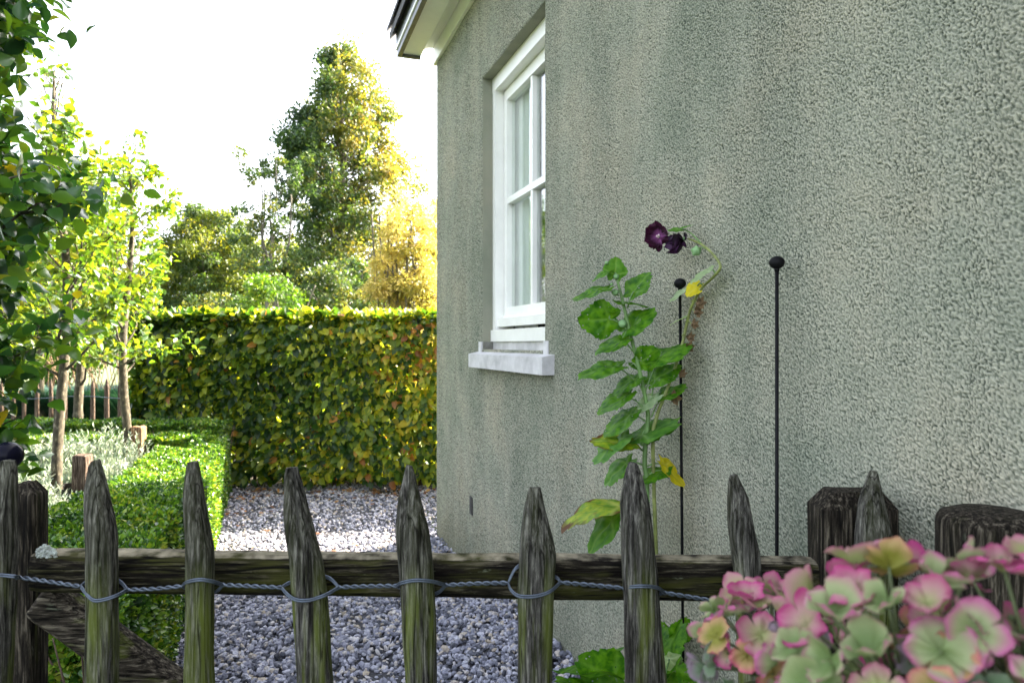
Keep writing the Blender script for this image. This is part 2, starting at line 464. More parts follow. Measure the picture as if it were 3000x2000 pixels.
def hole_leaf_mat(name, c_dark, c_light, vein, trans=0.42, edge=None, hole=0.0, tgain=(1.7, 1.6, 0.5)):
    """broad mallow leaf: 'rnd' = 0 at the stalk .. 1 at the rim; insect holes cut through"""
    m, t, out = new_mat(name)
    tc = N(t, "ShaderNodeTexCoord")
    at = N(t, "ShaderNodeAttribute", attribute_name="rnd")
    va = N(t, "ShaderNodeAttribute", attribute_name="vein")
    no = N(t, "ShaderNodeTexNoise", i_Scale=55.0, i_Detail=3.0); t.links.new(tc.outputs["Object"], no.inputs["Vector"])
    r = ramp(t, [(0.35, c_dark), (0.68, c_light)]); t.links.new(no.outputs[0], r.inputs[0])
    mx = N(t, "ShaderNodeMix", data_type='RGBA'); t.links.new(va.outputs["Fac"], mx.inputs[0])
    t.links.new(r.outputs[0], mx.inputs[6]); mx.inputs[7].default_value = (*vein, 1)
    col = mx.outputs[2]
    if edge:
        n2 = N(t, "ShaderNodeTexNoise", i_Scale=28.0, i_Detail=2.0); t.links.new(tc.outputs["Object"], n2.inputs["Vector"])
        ad = N(t, "ShaderNodeMath", operation='MULTIPLY_ADD'); ad.inputs[1].default_value = 0.7; t.links.new(n2.outputs[0], ad.inputs[0]); t.links.new(at.outputs["Fac"], ad.inputs[2])
        er = ramp(t, [(1.0 / 1.4 * 0.0 + 0.86, (0, 0, 0)), (0.98, (1, 1, 1))])
        mm = N(t, "ShaderNodeMath", operation='MULTIPLY'); mm.inputs[1].default_value = 0.72; t.links.new(ad.outputs[0], mm.inputs[0])
        t.links.new(mm.outputs[0], er.inputs[0])
        m4 = N(t, "ShaderNodeMix", data_type='RGBA'); t.links.new(er.outputs[0], m4.inputs[0]); t.links.new(col, m4.inputs[6]); m4.inputs[7].default_value = (*edge, 1)
        col = m4.outputs[2]
    b = N(t, "ShaderNodeBsdfPrincipled", i_Roughness=0.5); b.inputs["Specular IOR Level"].default_value = 0.22
    t.links.new(col, b.inputs["Base Color"])
    bu = N(t, "ShaderNodeBump", i_Strength=0.5, i_Distance=0.002); t.links.new(va.outputs["Fac"], bu.inputs["Height"]); t.links.new(bu.outputs[0], b.inputs["Normal"])
    mul = N(t, "ShaderNodeMix", data_type='RGBA', blend_type='MULTIPLY'); mul.inputs[0].default_value = 1
    t.links.new(col, mul.inputs[6]); mul.inputs[7].default_value = (*tgain, 1)
    tr = N(t, "ShaderNodeBsdfTranslucent"); t.links.new(mul.outputs[2], tr.inputs[0])
    ms = N(t, "ShaderNodeMixShader"); ms.inputs[0].default_value = trans
    t.links.new(b.outputs[0], ms.inputs[1]); t.links.new(tr.outputs[0], ms.inputs[2])
    res = ms.outputs[0]
    if hole:
        vo = N(t, "ShaderNodeTexVoronoi", i_Scale=70.0); t.links.new(tc.outputs["Object"], vo.inputs["Vector"])
        lt = N(t, "ShaderNodeMath", operation='LESS_THAN'); lt.inputs[1].default_value = hole; t.links.new(vo.outputs["Distance"], lt.inputs[0])
        tp = N(t, "ShaderNodeBsdfTransparent")
        m5 = N(t, "ShaderNodeMixShader"); t.links.new(lt.outputs[0], m5.inputs[0]); t.links.new(res, m5.inputs[1]); t.links.new(tp.outputs[0], m5.inputs[2])
        res = m5.outputs[0]
    t.links.new(res, out.inputs[0])
    return m

def petal_mat(name, centre, mid, rim, trans=0.35):
    m, t, out = new_mat(name)
    at = N(t, "ShaderNodeAttribute", attribute_name="rnd")
    tc = N(t, "ShaderNodeTexCoord"); oi = N(t, "ShaderNodeObjectInfo")
    no = N(t, "ShaderNodeTexNoise", i_Scale=45.0, i_Detail=3.0); t.links.new(tc.outputs["Object"], no.inputs["Vector"])
    a = N(t, "ShaderNodeMath", operation='MULTIPLY_ADD'); a.inputs[1].default_value = 0.5; t.links.new(no.outputs[0], a.inputs[0]); t.links.new(at.outputs["Fac"], a.inputs[2])
    b0 = N(t, "ShaderNodeMath", operation='MULTIPLY_ADD'); b0.inputs[1].default_value = 0.5; t.links.new(oi.outputs["Random"], b0.inputs[0]); t.links.new(a.outputs[0], b0.inputs[2])
    c0 = N(t, "ShaderNodeMath", operation='SUBTRACT'); c0.inputs[1].default_value = 0.5; t.links.new(b0.outputs[0], c0.inputs[0])
    r = ramp(t, [(0.10, centre), (0.50, mid), (0.92, rim)]); t.links.new(c0.outputs[0], r.inputs[0])
    b = N(t, "ShaderNodeBsdfPrincipled", i_Roughness=0.6); b.inputs["Specular IOR Level"].default_value = 0.25
    t.links.new(r.outputs[0], b.inputs["Base Color"])
    tr = N(t, "ShaderNodeBsdfTranslucent"); t.links.new(r.outputs[0], tr.inputs[0])
    ms = N(t, "ShaderNodeMixShader"); ms.inputs[0].default_value = trans
    t.links.new(b.outputs[0], ms.inputs[1]); t.links.new(tr.outputs[0], ms.inputs[2])
    t.links.new(ms.outputs[0], out.inputs[0])
    return m

M = {}
M['stucco'] = stucco_mat("grey_green_stucco")
M['white'] = plain("white_paint", (0.79, 0.785, 0.755), 0.38, var=0.07, scale=5)
M['soffit'] = plain("cream_white_boards", (0.86, 0.85, 0.80), 0.5, var=0.05, scale=6)
M['zinc'] = plain("dark_zinc", (0.10, 0.105, 0.115), 0.45, 0.3, var=0.3, scale=12)
M['tile'] = plain("dark_roof_tile", (0.045, 0.042, 0.045), 0.8, var=0.4, scale=9, bump=0.3)
M['sill'] = plain("blue_stone", (0.48, 0.47, 0.48), 0.75, var=0.24, scale=10, bump=0.25)
M['curtain'] = plain("net_curtain", (0.72, 0.74, 0.73), 0.9, var=0.08, scale=5)
M['room'] = plain("room_paint", (0.30, 0.29, 0.25), 0.9)
M['glass'] = glass_mat("window_glass")
M['ventplastic'] = plain("dark_vent", (0.02, 0.022, 0.025), 0.6)
M['iron'] = plain("black_iron", (0.004, 0.004, 0.005), 0.6, 0.0, spec=0.12, var=0.4, scale=60)
M['glossball'] = plain("black_gloss", (0.004, 0.004, 0.010), 0.2, spec=0.08)
M['wire'] = plain("galvanised_wire", (0.075, 0.092, 0.12), 0.42, 0.55, var=0.25, scale=80)
M['wood'] = wood_mat("weathered_chestnut", 'Z', moss=0.95, pale=0.35)
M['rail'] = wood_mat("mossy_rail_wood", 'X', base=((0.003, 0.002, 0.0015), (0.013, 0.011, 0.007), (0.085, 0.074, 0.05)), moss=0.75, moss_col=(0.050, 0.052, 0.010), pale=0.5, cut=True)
M['brace'] = wood_mat("brace_wood", 'X', base=((0.004, 0.003, 0.002), (0.04, 0.033, 0.025), (0.16, 0.14, 0.105)), moss=0.3, pale=0.4)
M['post'] = wood_mat("post_wood", 'Z', base=((0.004, 0.003, 0.002), (0.022, 0.018, 0.013), (0.115, 0.098, 0.074)), moss=0.25, pale=0.15)
M['lichen'] = plain("lichen", (0.50, 0.54, 0.50), 0.95, var=0.4, scale=120, bump=1.0)
M['stake_light'] = wood_mat("fresh_stake_wood", 'Z', base=((0.10, 0.055, 0.03), (0.25, 0.15, 0.09), (0.40, 0.28, 0.18)), moss=-1.0)
M['stake_dark'] = wood_mat("old_stake_wood", 'Z', base=((0.03, 0.02, 0.015), (0.09, 0.065, 0.05), (0.18, 0.14, 0.11)), moss=-1.0)
M['rubber'] = plain("black_rubber", (0.010, 0.009, 0.010), 0.5, bump=0.1, scale=40)
M['bark'] = bark_mat("pear_bark", (0.014, 0.011, 0.006), (0.060, 0.050, 0.029), (0.26, 0.235, 0.17))
M['bark2'] = bark_mat("grey_bark", (0.05, 0.045, 0.035), (0.13, 0.12, 0.09), (0.25, 0.23, 0.19))
M['twig'] = bark_mat("twig_bark", (0.03, 0.018, 0.012), (0.07, 0.045, 0.03), (0.14, 0.10, 0.07))
M['soil'] = plain("dark_soil", (0.030, 0.023, 0.016), 0.95, var=0.5, scale=40, bump=0.6)
M['lawn'] = plain("rough_grass", (0.05, 0.075, 0.02), 0.95, var=0.45, scale=3, bump=0.4)
M['pathbed'] = plain("gravel_bed", (0.035, 0.035, 0.042), 0.95, var=0.5, scale=90, bump=0.8)
M['stone'] = stone_mat("lilac_grey_gravel", [(0.0, (0.035, 0.038, 0.052)), (0.22, (0.10, 0.105, 0.135)), (0.55, (0.26, 0.265, 0.335)), (0.84, (0.48, 0.48, 0.56)), (0.90, (0.40, 0.34, 0.27)), (1.0, (0.55, 0.53, 0.55))])
M['beech'] = leaf_mat("beech_leaf", [(0.0, (0.012, 0.038, 0.012)), (0.35, (0.032, 0.085, 0.014)), (0.62, (0.14, 0.215, 0.02)), (0.93, (0.38, 0.40, 0.035)), (0.965, (0.42, 0.21, 0.04)), (1.0, (0.26, 0.10, 0.03))], 0.48, (1.9, 1.7, 0.45), rough=0.38, spec=0.5)
M['box'] = leaf_mat("box_leaf", [(0.0, (0.014, 0.05, 0.012)), (0.4, (0.055, 0.145, 0.015)), (0.85, (0.16, 0.28, 0.025)), (1.0, (0.27, 0.31, 0.05))], 0.3, (1.8, 1.7, 0.5), rough=0.28, spec=0.6)
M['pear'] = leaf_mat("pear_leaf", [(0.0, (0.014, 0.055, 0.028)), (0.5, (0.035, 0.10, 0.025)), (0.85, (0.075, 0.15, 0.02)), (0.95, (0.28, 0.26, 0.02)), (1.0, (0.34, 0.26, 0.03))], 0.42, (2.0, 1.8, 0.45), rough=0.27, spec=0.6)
M['pear_far'] = leaf_mat("sunny_pear_leaf", [(0.0, (0.03, 0.085, 0.02)), (0.5, (0.075, 0.15, 0.02)), (0.9, (0.15, 0.21, 0.03)), (1.0, (0.26, 0.22, 0.04))], 0.5, (2.2, 1.8, 0.35), rough=0.35, spec=0.5)  # brighter, yellower copy of the pear leaf, sunlight put into its colour
M['lavender'] = leaf_mat("lavender_leaf", [(0.0, (0.10, 0.15, 0.12)), (0.5, (0.22, 0.28, 0.23)), (1.0, (0.38, 0.40, 0.34))], 0.25, (1.2, 1.2, 0.9), rough=0.7, spec=0.2)
M['reed'] = leaf_mat("reed_blade", [(0.0, (0.006, 0.03, 0.022)), (0.6, (0.015, 0.06, 0.04)), (1.0, (0.05, 0.10, 0.06))], 0.2, (1.3, 1.5, 0.9), rough=0.5)
M['dark_tree'] = leaf_mat("dark_tree_leaf", [(0.0, (0.022, 0.06, 0.03)), (0.5, (0.06, 0.105, 0.032)), (0.85, (0.16, 0.16, 0.034)), (1.0, (0.30, 0.24, 0.07))], 0.46, (1.65, 1.45, 0.5))
M['mid_tree'] = leaf_mat("mid_tree_leaf", [(0.0, (0.04, 0.09, 0.025)), (0.5, (0.12, 0.17, 0.025)), (0.9, (0.26, 0.26, 0.03)), (1.0, (0.34, 0.28, 0.04))], 0.48, (1.7, 1.5, 0.4))
M['olive_tree'] = leaf_mat("olive_tree_leaf", [(0.0, (0.022, 0.06, 0.028)), (0.4, (0.055, 0.10, 0.024)), (0.75, (0.14, 0.17, 0.024)), (1.0, (0.28, 0.25, 0.035))], 0.45, (1.7, 1.5, 0.4))
M['gold_tree'] = leaf_mat("gold_shrub_leaf", [(0.0, (0.16, 0.18, 0.04)), (0.4, (0.42, 0.38, 0.10)), (0.8, (0.60, 0.50, 0.22)), (1.0, (0.66, 0.58, 0.40))], 0.45, (1.4, 1.3, 0.7))
M['green_shrub'] = leaf_mat("green_shrub_leaf", [(0.0, (0.03, 0.08, 0.015)), (0.5, (0.08, 0.16, 0.02)), (1.0, (0.18, 0.22, 0.03))], 0.45, (1.8, 1.7, 0.4))
M['dryleaf'] = leaf_mat("fallen_leaf", [(0.0, (0.09, 0.04, 0.02)), (0.5, (0.24, 0.11, 0.04)), (1.0, (0.40, 0.24, 0.09))], 0.2, (1.2, 1.0, 0.6), rough=0.7)
M['hleaf'] = hole_leaf_mat("mallow_leaf", (0.022, 0.100, 0.004), (0.095, 0.240, 0.008), (0.12, 0.25, 0.03), hole=0.13)
M['hleaf_light'] = hole_leaf_mat("young_mallow_leaf", (0.05, 0.16, 0.018), (0.10, 0.24, 0.03), (0.18, 0.32, 0.08))
M['hleaf_pale'] = hole_leaf_mat("mallow_leaf_underside", (0.22, 0.32, 0.16), (0.34, 0.44, 0.26), (0.42, 0.5, 0.34))
M['hleaf_yellow'] = hole_leaf_mat("yellow_mallow_leaf", (0.50, 0.42, 0.01), (0.66, 0.56, 0.015), (0.6, 0.55, 0.08), tgain=(1.2, 1.15, 0.5))
M['hleaf_turning'] = hole_leaf_mat("turning_mallow_leaf", (0.11, 0.25, 0.02), (0.34, 0.40, 0.02), (0.45, 0.48, 0.10), edge=(0.10, 0.04, 0.012), tgain=(1.4, 1.3, 0.5))
M['hstem'] = plain("mallow_stem", (0.11, 0.20, 0.06), 0.6, var=0.35, scale=35)
M['hstem2'] = plain("old_mallow_stem", (0.17, 0.20, 0.055), 0.6, var=0.45, scale=30)
M['bud'] = plain("mallow_bud", (0.17, 0.30, 0.13), 0.7, var=0.3, scale=90)
M['pod'] = plain("dry_seed_pod", (0.12, 0.075, 0.035), 0.85, var=0.6, scale=90, bump=0.5)
M['purple'] = petal_mat("dark_purple_petal", (0.22, 0.06, 0.20), (0.020, 0.0015, 0.011), (0.042, 0.003, 0.024), 0.25)
M['black_petal'] = petal_mat("near_black_petal", (0.012, 0.002, 0.010), (0.008, 0.002, 0.008), (0.03, 0.005, 0.035), 0.08)
M['stamen'] = plain("pale_stamen", (0.75, 0.55, 0.62), 0.6)
M['p_pink'] = petal_mat("pink_sepal", (0.30, 0.33, 0.13), (0.40, 0.22, 0.22), (0.42, 0.060, 0.20))
M['p_green'] = petal_mat("green_sepal", (0.15, 0.22, 0.075), (0.30, 0.34, 0.17), (0.46, 0.13, 0.27))
M['p_peach'] = petal_mat("peach_sepal", (0.20, 0.20, 0.03), (0.42, 0.27, 0.13), (0.54, 0.11, 0.19))
M['p_grey'] = petal_mat("grey_green_sepal", (0.09, 0.15, 0.075), (0.15, 0.20, 0.13), (0.26, 0.19, 0.24))
M['hyd_leaf'] = hole_leaf_mat("hydrangea_leaf", (0.02, 0.06, 0.015), (0.04, 0.10, 0.02), (0.08, 0.15, 0.05))
M['hyd_stem'] = plain("hydrangea_stem", (0.10, 0.13, 0.05), 0.6, var=0.3, scale=30)
M['far_wall'] = plain("pale_render", (0.62, 0.66, 0.74), 0.8, var=0.05, scale=0.5)
M['far_trim'] = plain("grey_parapet", (0.25, 0.29, 0.36), 0.7)

# ------------------------------------------------------------------ ground, path
def build_ground():
    ys = [-60, -20, -6, -3] + list(np.arange(-2, 9.01, 0.25)) + [11, 14, 18, 25, 40, 80, 200, 600, 1500]
    xs = [-1500, -500, -150, -60, -30, -15, -9] + list(np.arange(-7, 7.01, 0.5)) + [9, 15, 30, 60, 150, 500, 1500]
    mb = MB()
    nx = len(xs)
    mb.add([(x, y, ground(x, y)) for y in ys for x in xs], [(j * nx + i, j * nx + i + 1, (j + 1) * nx + i + 1, (j + 1) * nx + i) for j in range(len(ys) - 1) for i in range(nx - 1)])
    tag(mb.build("ground", M['lawn']), "rough grass ground round the whole garden", "ground", kind="structure")
    def sheet(name, mat, c0, c1, y0, y1, dz, label, cat, sub=24, kind="structure"):
        m = MB(); vs = []; n = 8
        yy = np.linspace(y0, y1, sub + 1)
        for y in yy:
            for k in range(n + 1):
                c = c0 + (c1 - c0) * k / n
                vs.append((c - 0.3525 * y, y, ground(0, y) + dz))
        m.add(vs, [(j * (n + 1) + i, j * (n + 1) + i + 1, (j + 1) * (n + 1) + i + 1, (j + 1) * (n + 1) + i) for j in range(sub) for i in range(n)])
        return tag(m.build(name, mat), label, cat, kind=kind)
    sheet("soil", M['soil'], -3.6, -0.42, 0.6, 7.6, 0.004, "dark soil of the planted bed left of the path", "soil")
    hs = MB(); hs.add([(x, y, 0.0105) for y in (6.36, 7.0, 8.4) for x in (-5.4, -2.0, 2.6)], [(0,1,4,3),(1,2,5,4),(3,4,7,6),(4,5,8,7)])
    tag(hs.build("soil", M['soil']), "strip of dark soil under the tall beech hedge", "soil", kind="structure")
    sheet("path", M['pathbed'], -0.40, 1.22, 0.9, 6.9, 0.006, "gravel path between the house wall and the box hedge", "path")
build_ground()

def build_gravel():
    phi = (1 + 5 ** 0.5) / 2
    ico = np.array([(-1,phi,0),(1,phi,0),(-1,-phi,0),(1,-phi,0),(0,-1,phi),(0,1,phi),(0,-1,-phi),(0,1,-phi),(phi,0,-1),(phi,0,1),(-phi,0,-1),(-phi,0,1)], float)
    ico /= np.linalg.norm(ico[0])
    F = np.array([(0,11,5),(0,5,1),(0,1,7),(0,7,10),(0,10,11),(1,5,9),(5,11,4),(11,10,2),(10,7,6),(7,1,8),(3,9,4),(3,4,2),(3,2,6),(3,6,8),(3,8,9),(4,9,5),(2,4,11),(6,2,10),(8,6,7),(9,8,1)])
    n = 36000
    y = 1.5 + 5.3 * RNG.random(n) ** 1.05
    c = -0.42 + 1.60 * RNG.random(n)
    # beyond the house corner the gravel carries on to the right
    far = y > 4.95
    c[far] = -0.42 + 3.0 * RNG.random(far.sum())
    bank = RNG.random(n) < 0.05
    c[bank & ~far] = 1.0 + 0.17 * RNG.random((bank & ~far).sum())
    x = c - 0.3525 * y
    s = 0.0075 + 0.0085 * RNG.random(n) ** 1.8
    z = ground_np(y) + 0.006 + 0.016 * RNG.random(n)
    heap = np.clip((c - 0.98) / 0.2, 0, 1) * (~far)
    z = z + 0.05 * heap * RNG.random(n) + 0.012 * np.sin(x * 7 + 2 * np.sin(y * 3)) * np.cos(y * 5)
    A = norm(RNG.normal(size=(n, 3)) * np.array([1, 1, 0.35])); B = RNG.normal(size=(n, 3)); B = norm(B - A * (A * B).sum(1, keepdims=True)); C = np.cross(A, B)
    tm = np.stack([ico * (0.78 + 0.4 * RNG.random((12, 1))) for _ in range(24)])
    pick = RNG.integers(0, 24, n)
    loc = tm[pick] * np.array([1.25, 0.95, 0.62])
    V = np.array([x, y, z]).T[:, None, :] + (loc[:, :, 0:1] * A[:, None, :] + loc[:, :, 1:2] * B[:, None, :] + loc[:, :, 2:3] * C[:, None, :]) * s[:, None, None]
    FF = ((np.arange(n) * 12)[:, None, None] + F[None]).reshape(-1, 3)
    o = np_mesh("gravel", V.reshape(-1, 3), FF, M['stone'], rnd=np.repeat(RNG.random(n) ** 0.8, 12), smooth=False)
    tag(o, "loose lilac grey crushed gravel covering the path", "gravel", kind="stuff")
build_gravel()

# ------------------------------------------------------------------ house (local frame: s along wall, q into the house, z)
WN = Vector((0.9431, 0.3325, 0)); WU = Vector((-0.3325, 0.9431, 0))
def H(y, q, z):
    """point of the wall line at world depth y, pushed q into the house"""
    p = Vector((1.18 - 0.3525 * y, y, z))
    return p + WN * q
S = 0.9431
def hbox(mb, y0, y1, q0, q1, z0, z1):
    vs = [H(y0,q0,z0),H(y0,q1,z0),H(y1,q1,z0),H(y1,q0,z0),H(y0,q0,z1),H(y0,q1,z1),H(y1,q1,z1),H(y1,q0,z1)]
    return mb.add(vs, [(0,3,2,1),(4,5,6,7),(0,1,5,4),(1,2,6,5),(2,3,7,6),(3,0,4,7)])
def hprof(mb, prof, y0, y1, cap=True):
    """extrude a (q, z) outline from depth y0 to y1"""
    n = len(prof)
    vs = [H(y0, q, z) for q, z in prof] + [H(y1, q, z) for q, z in prof]
    fs = [(i, (i + 1) % n, n + (i + 1) % n, n + i) for i in range(n)]
    if cap: fs += [tuple(range(n))[::-1], tuple(range(n, 2 * n))]
    return mb.add(vs, fs)

YF, YN, DEP, WT = 4.886, -4.0, 6.4, 3.52     # far corner, near end, house depth, wall top
OY0, OY1, OZ0, OZ1 = 2.940, 3.810, 1.372, 2.880   # window opening

def roughcast():
    """the thrown stucco as real relief: a fine sheet of grit standing 0-4 mm proud of the wall"""
    rng = np.random.default_rng(77)
    dx = 0.0022; W_, H_ = 4.45, 3.6
    nx, nz_ = int(W_ / dx), int(H_ / dx)
    fx = np.fft.rfftfreq(nx, dx)[None, :]; fz = np.fft.fftfreq(nz_, dx)[:, None]
    def band(f0, width, sx=1.0, sz=1.0):
        f = np.sqrt((fx * sx) ** 2 + (fz * sz) ** 2)
        g = np.exp(-((np.log(np.maximum(f, 1e-6) / f0)) ** 2) / (2 * width ** 2)).astype(np.float32)
        ph = np.exp(2j * np.pi * rng.random((nz_, fx.shape[1]), dtype=np.float32)).astype(np.complex64)
        a = np.fft.irfft2(g * ph, s=(nz_, nx)).astype(np.float32)
        return a / a.std()
    grit = band(132.0, .50, 1.0, 1.25)
    fine = band(225.0, .32)
    coarse = band(42.0, .45)
    rough = rng.standard_normal((nz_, nx), dtype=np.float32)
    patch = band(5.0, .6, 1.0, .6)
    wave = band(1.9, .5)
    cover = 0.86 + 0.14 * np.tanh(patch)
    h = np.tanh(0.62 * grit + 0.46 * fine + 0.13 * coarse + 0.10 * rough + 0.05) * cover
    ys = [0.80]
    while ys[-1] < YF - 0.024: ys.append(ys[-1] + max(0.0021, 0.00185 * ys[-1]))
    ys = np.array([y for y in ys if y < YF - 0.0215] + [OY0, OY1, YF - 0.02]); ys = np.unique(np.round(ys, 5))
    zs = np.unique(np.round(np.concatenate([np.arange(-0.05, 3.40, 0.0032), [OZ0, OZ1, 3.40]]), 5))
    ix = np.clip(((ys - 0.80) / S) / dx, 0, nx - 2); iz = np.clip((zs + 0.06) / dx, 0, nz_ - 2)
    i0 = ix.astype(int); j0 = iz.astype(int); fx_ = (ix - i0)[None, :].astype(np.float32); fz_ = (iz - j0)[:, None].astype(np.float32)
    def samp(A): return (A[j0][:, i0] * (1 - fx_) + A[j0][:, i0 + 1] * fx_) * (1 - fz_) + (A[j0 + 1][:, i0] * (1 - fx_) + A[j0 + 1][:, i0 + 1] * fx_) * fz_
    hs = samp(h); wv = samp(wave)
    Yg, Zg = np.meshgrid(ys, zs)
    out = 0.0030 + 0.0026 * hs + 0.0016 * np.clip(wv, -1.4, 2)
    # run out to nothing at the far arris and round the window opening
    dy = np.maximum(np.maximum(OY0 - Yg, Yg - OY1), 0); dz = np.maximum(np.maximum(OZ0 - Zg, Zg - OZ1), 0)
    edge = np.clip(np.sqrt(dy ** 2 + dz ** 2) / 0.007, 0, 1) * np.clip((YF - 0.02 - Yg) / 0.02, 0, 1)
    out = out * edge
    V = np.stack([1.18 - 0.3525 * Yg - WN.x * out, Yg - WN.y * out, Zg], -1).reshape(-1, 3)
    n1 = len(ys); r_, c_ = len(zs), n1
    idx = np.arange(r_ * c_).reshape(r_, c_)
    yc = (ys[:-1] + ys[1:]) / 2; zc = (zs[:-1] + zs[1:]) / 2
    keep = ~(((yc > OY0) & (yc < OY1))[None, :] & ((zc > OZ0) & (zc < OZ1))[:, None])
    F = np.stack([idx[:-1, :-1], idx[1:, :-1], idx[1:, 1:], idx[:-1, 1:]], -1)[keep]
    return V, F, (0.5 + 0.5 * hs).reshape(-1)

def build_house():
    t = thing("house", "grey green stucco house with white eaves and one small paned window", "house", H(YF, 0, 0))
    mb = MB()
    yc = sorted({YN, -1, .8, YF}); zc = [-0.2, -0.05, 3.40, WT]
    # outer skin with the opening left out, rounded far corner
    for i in range(len(yc) - 1):
        for j in range(len(zc) - 1):
            if yc[i] == .8 and zc[j] == -0.05: continue      # the roughcast sheet goes here
            y1 = yc[i + 1] - (0.02 if yc[i + 1] == YF else 0)
            mb.add([H(yc[i],0,zc[j]),H(yc[i],0,zc[j+1]),H(y1,0,zc[j+1]),H(y1,0,zc[j])], [(0,1,2,3)])
    rows = []
    for k in range(7):
        a = math.pi / 2 * k / 6
        y = YF - 0.02 + 0.02 * math.sin(a); q = 0.02 * (1 - math.cos(a))
        rows.append((y, q))
    vs = [H(y, q, z) for z in (-0.2, WT) for y, q in rows]
    mb.add(vs, [(k, 7 + k, 8 + k, k + 1) for k in range(6)])
    # far end wall, back wall, near end wall
    mb.add([H(YF,0.02,-.2),H(YF,0.02,WT),H(YF,DEP/2,WT+3.6),H(YF,DEP,WT),H(YF,DEP,-.2)], [(0,1,2,3,4)])
    mb.add([H(YN,0,-.2),H(YN,DEP,-.2),H(YN,DEP,WT),H(YN,DEP/2,WT+3.6),H(YN,0,WT)], [(0,1,2,3,4)])
    mb.add([H(YN,DEP,-.2),H(YF,DEP,-.2),H(YF,DEP,WT),H(YN,DEP,WT)], [(0,1,2,3)])
    # reveals, 0.16 deep
    D = 0.062
    mb.add([H(OY1,0,OZ0),H(OY1,0,OZ1),H(OY1,D,OZ1),H(OY1,D,OZ0)], [(0,1,2,3)])
    mb.add([H(OY0,0,OZ0),H(OY0,D,OZ0),H(OY0,D,OZ1),H(OY0,0,OZ1)], [(0,1,2,3)])
    mb.add([H(OY0,0,OZ1),H(OY0,D,OZ1),H(OY1,D,OZ1),H(OY1,0,OZ1)], [(0,1,2,3)])
    mb.add([H(OY0,0,OZ0),H(OY1,0,OZ0),H(OY1,D,OZ0),H(OY0,D,OZ0)], [(0,1,2,3)])
    V, F, rr = roughcast()
    n0 = len(V)
    tri = [tuple(f) for f in mb.f]
    f4 = np.array([f for f in tri if len(f) == 4]) + n0; f5 = np.array([f for f in tri if len(f) == 5]) + n0
    wl = np_mesh("wall", np.concatenate([V, np.array(mb.v, dtype=float)]), [np.concatenate([F, f4]), f5], M['stucco'], t, np.concatenate([rr, np.full(len(mb.v), .6)]), smooth=False)
    # room behind the window
    rm = MB(); a, b_ = OY0 - 1.2, OY1 + 0.5
    q0, q1, z0, z1 = 0.17, 3.2, 0.5, 3.2
    rm.add([H(a,q0,z0),H(a,q1,z0),H(b_,q1,z0),H(b_,q0,z0),H(a,q0,z1),H(a,q1,z1),H(b_,q1,z1),H(b_,q0,z1)], [(0,3,2,1),(4,5,6,7),(0,1,5,4),(1,2,6,5),(2,3,7,6)])
    rm.build("room", M['room'], t, smooth=False)
    # window
    wn = MB(); F0, F1 = 0.058, 0.165
    y0, y1, z0, z1 = OY0 - 0.012, OY1 + 0.012, 1.415, 2.89
    fw = 0.060 * S
    hbox(wn, y1 - fw, y1, F0, F1, 1.478, z1 - 0.085)
    hbox(wn, y0, y0 + fw, F0, F1, 1.478, z1 - 0.085)
    hbox(wn, y0, y1, F0 - .002, F1, z1 - 0.085, z1)
    hbox(wn, y0, y1, F0 - 0.012, F1, z0, 1.478)
    win = wn.build("window", M['white'], t, smooth=False)
    win["label"] = "white painted window with small panes"
    # sash
    sb = MB(); q0, q1 = 0.108, 0.155; sw = 0.048 * S
    a, b_ = y0 + fw + 0.003, y1 - fw - 0.003
    zs0, zs1 = 1.496, z1 - 0.089
    hbox(sb, b_ - sw, b_, q0, q1, zs0 + 0.105, zs1 - 0.06)
    hbox(sb, a, a + sw, q0, q1, zs0 + 0.105, zs1 - 0.06)
    hbox(sb, a, b_, q0, q1, zs1 - 0.06, zs1)
    hbox(sb, a, b_, q0, q1, zs0 + 0.01, zs0 + 0.105)
    hprof(sb, [(0.070, zs0), (0.108, zs0), (0.108, zs0 + 0.062), (0.094, zs0 + 0.050), (0.070, zs0 + 0.044)], a - 0.02, b_ + 0.012)
    sb.build("sash", M['white'], win, smooth=False)
    gb = MB(); ga, gb1 = a + sw, b_ - sw; gz0, gz1 = zs0 + 0.105, zs1 - 0.06
    mid = (ga + gb1) / 2; hz = 2.188
    hbox(gb, mid - 0.0125, mid + 0.0125, q0 + .006, q1 - .004, gz0, hz - 0.017)
    hbox(gb, mid - 0.0125, mid + 0.0125, q0 + .006, q1 - .004, hz + 0.017, gz1)
    hbox(gb, ga, gb1, q0 + .004, q1 - .003, hz - 0.017, hz + 0.017)
    gb.build("glazing_bar", M['white'], win, smooth=False)
    for (ya, yb) in ((ga, mid - 0.0125), (mid + 0.0125, gb1)):
        for (za, zb) in ((gz0, hz - 0.017), (hz + 0.017, gz1)):
            p = MB(); hbox(p, ya, yb, 0.138, 0.141, za, zb); p.build("pane", M['glass'], win, smooth=False)
    # curtain hanging at the far side of the glass: a pleated sheet
    cu = MB(); vs = []; n = 46
    for k in range(n + 1):
        y = b_ + 0.02 - (0.34) * k / n
        q = 0.185 + 0.012 * math.sin(k * 0.95) + 0.006 * math.sin(k * 2.3)
        for z in (1.44, 1.9, 2.3, 2.88): vs.append(H(y, q, z))
    cu.add(vs, [(k*4+j, k*4+j+1, k*4+j+5, k*4+j+4) for k in range(n) for j in range(3)])
    cu.build("curtain", M['curtain'], win)
    # stone sill with raised ends
    si = MB()
    s0, s1 = 2.835, 3.886
    hprof(si, [(-0.060, 1.272), (0.03, 1.272), (0.066, 1.372), (-0.060, 1.346)], s0, s1)
    for (a_, b2) in ((OY1, OY1 + 0.047), (OY0 - 0.047, OY0)):
        hbox(si, a_, b2, -0.010, 0.067, 1.352, 1.414)
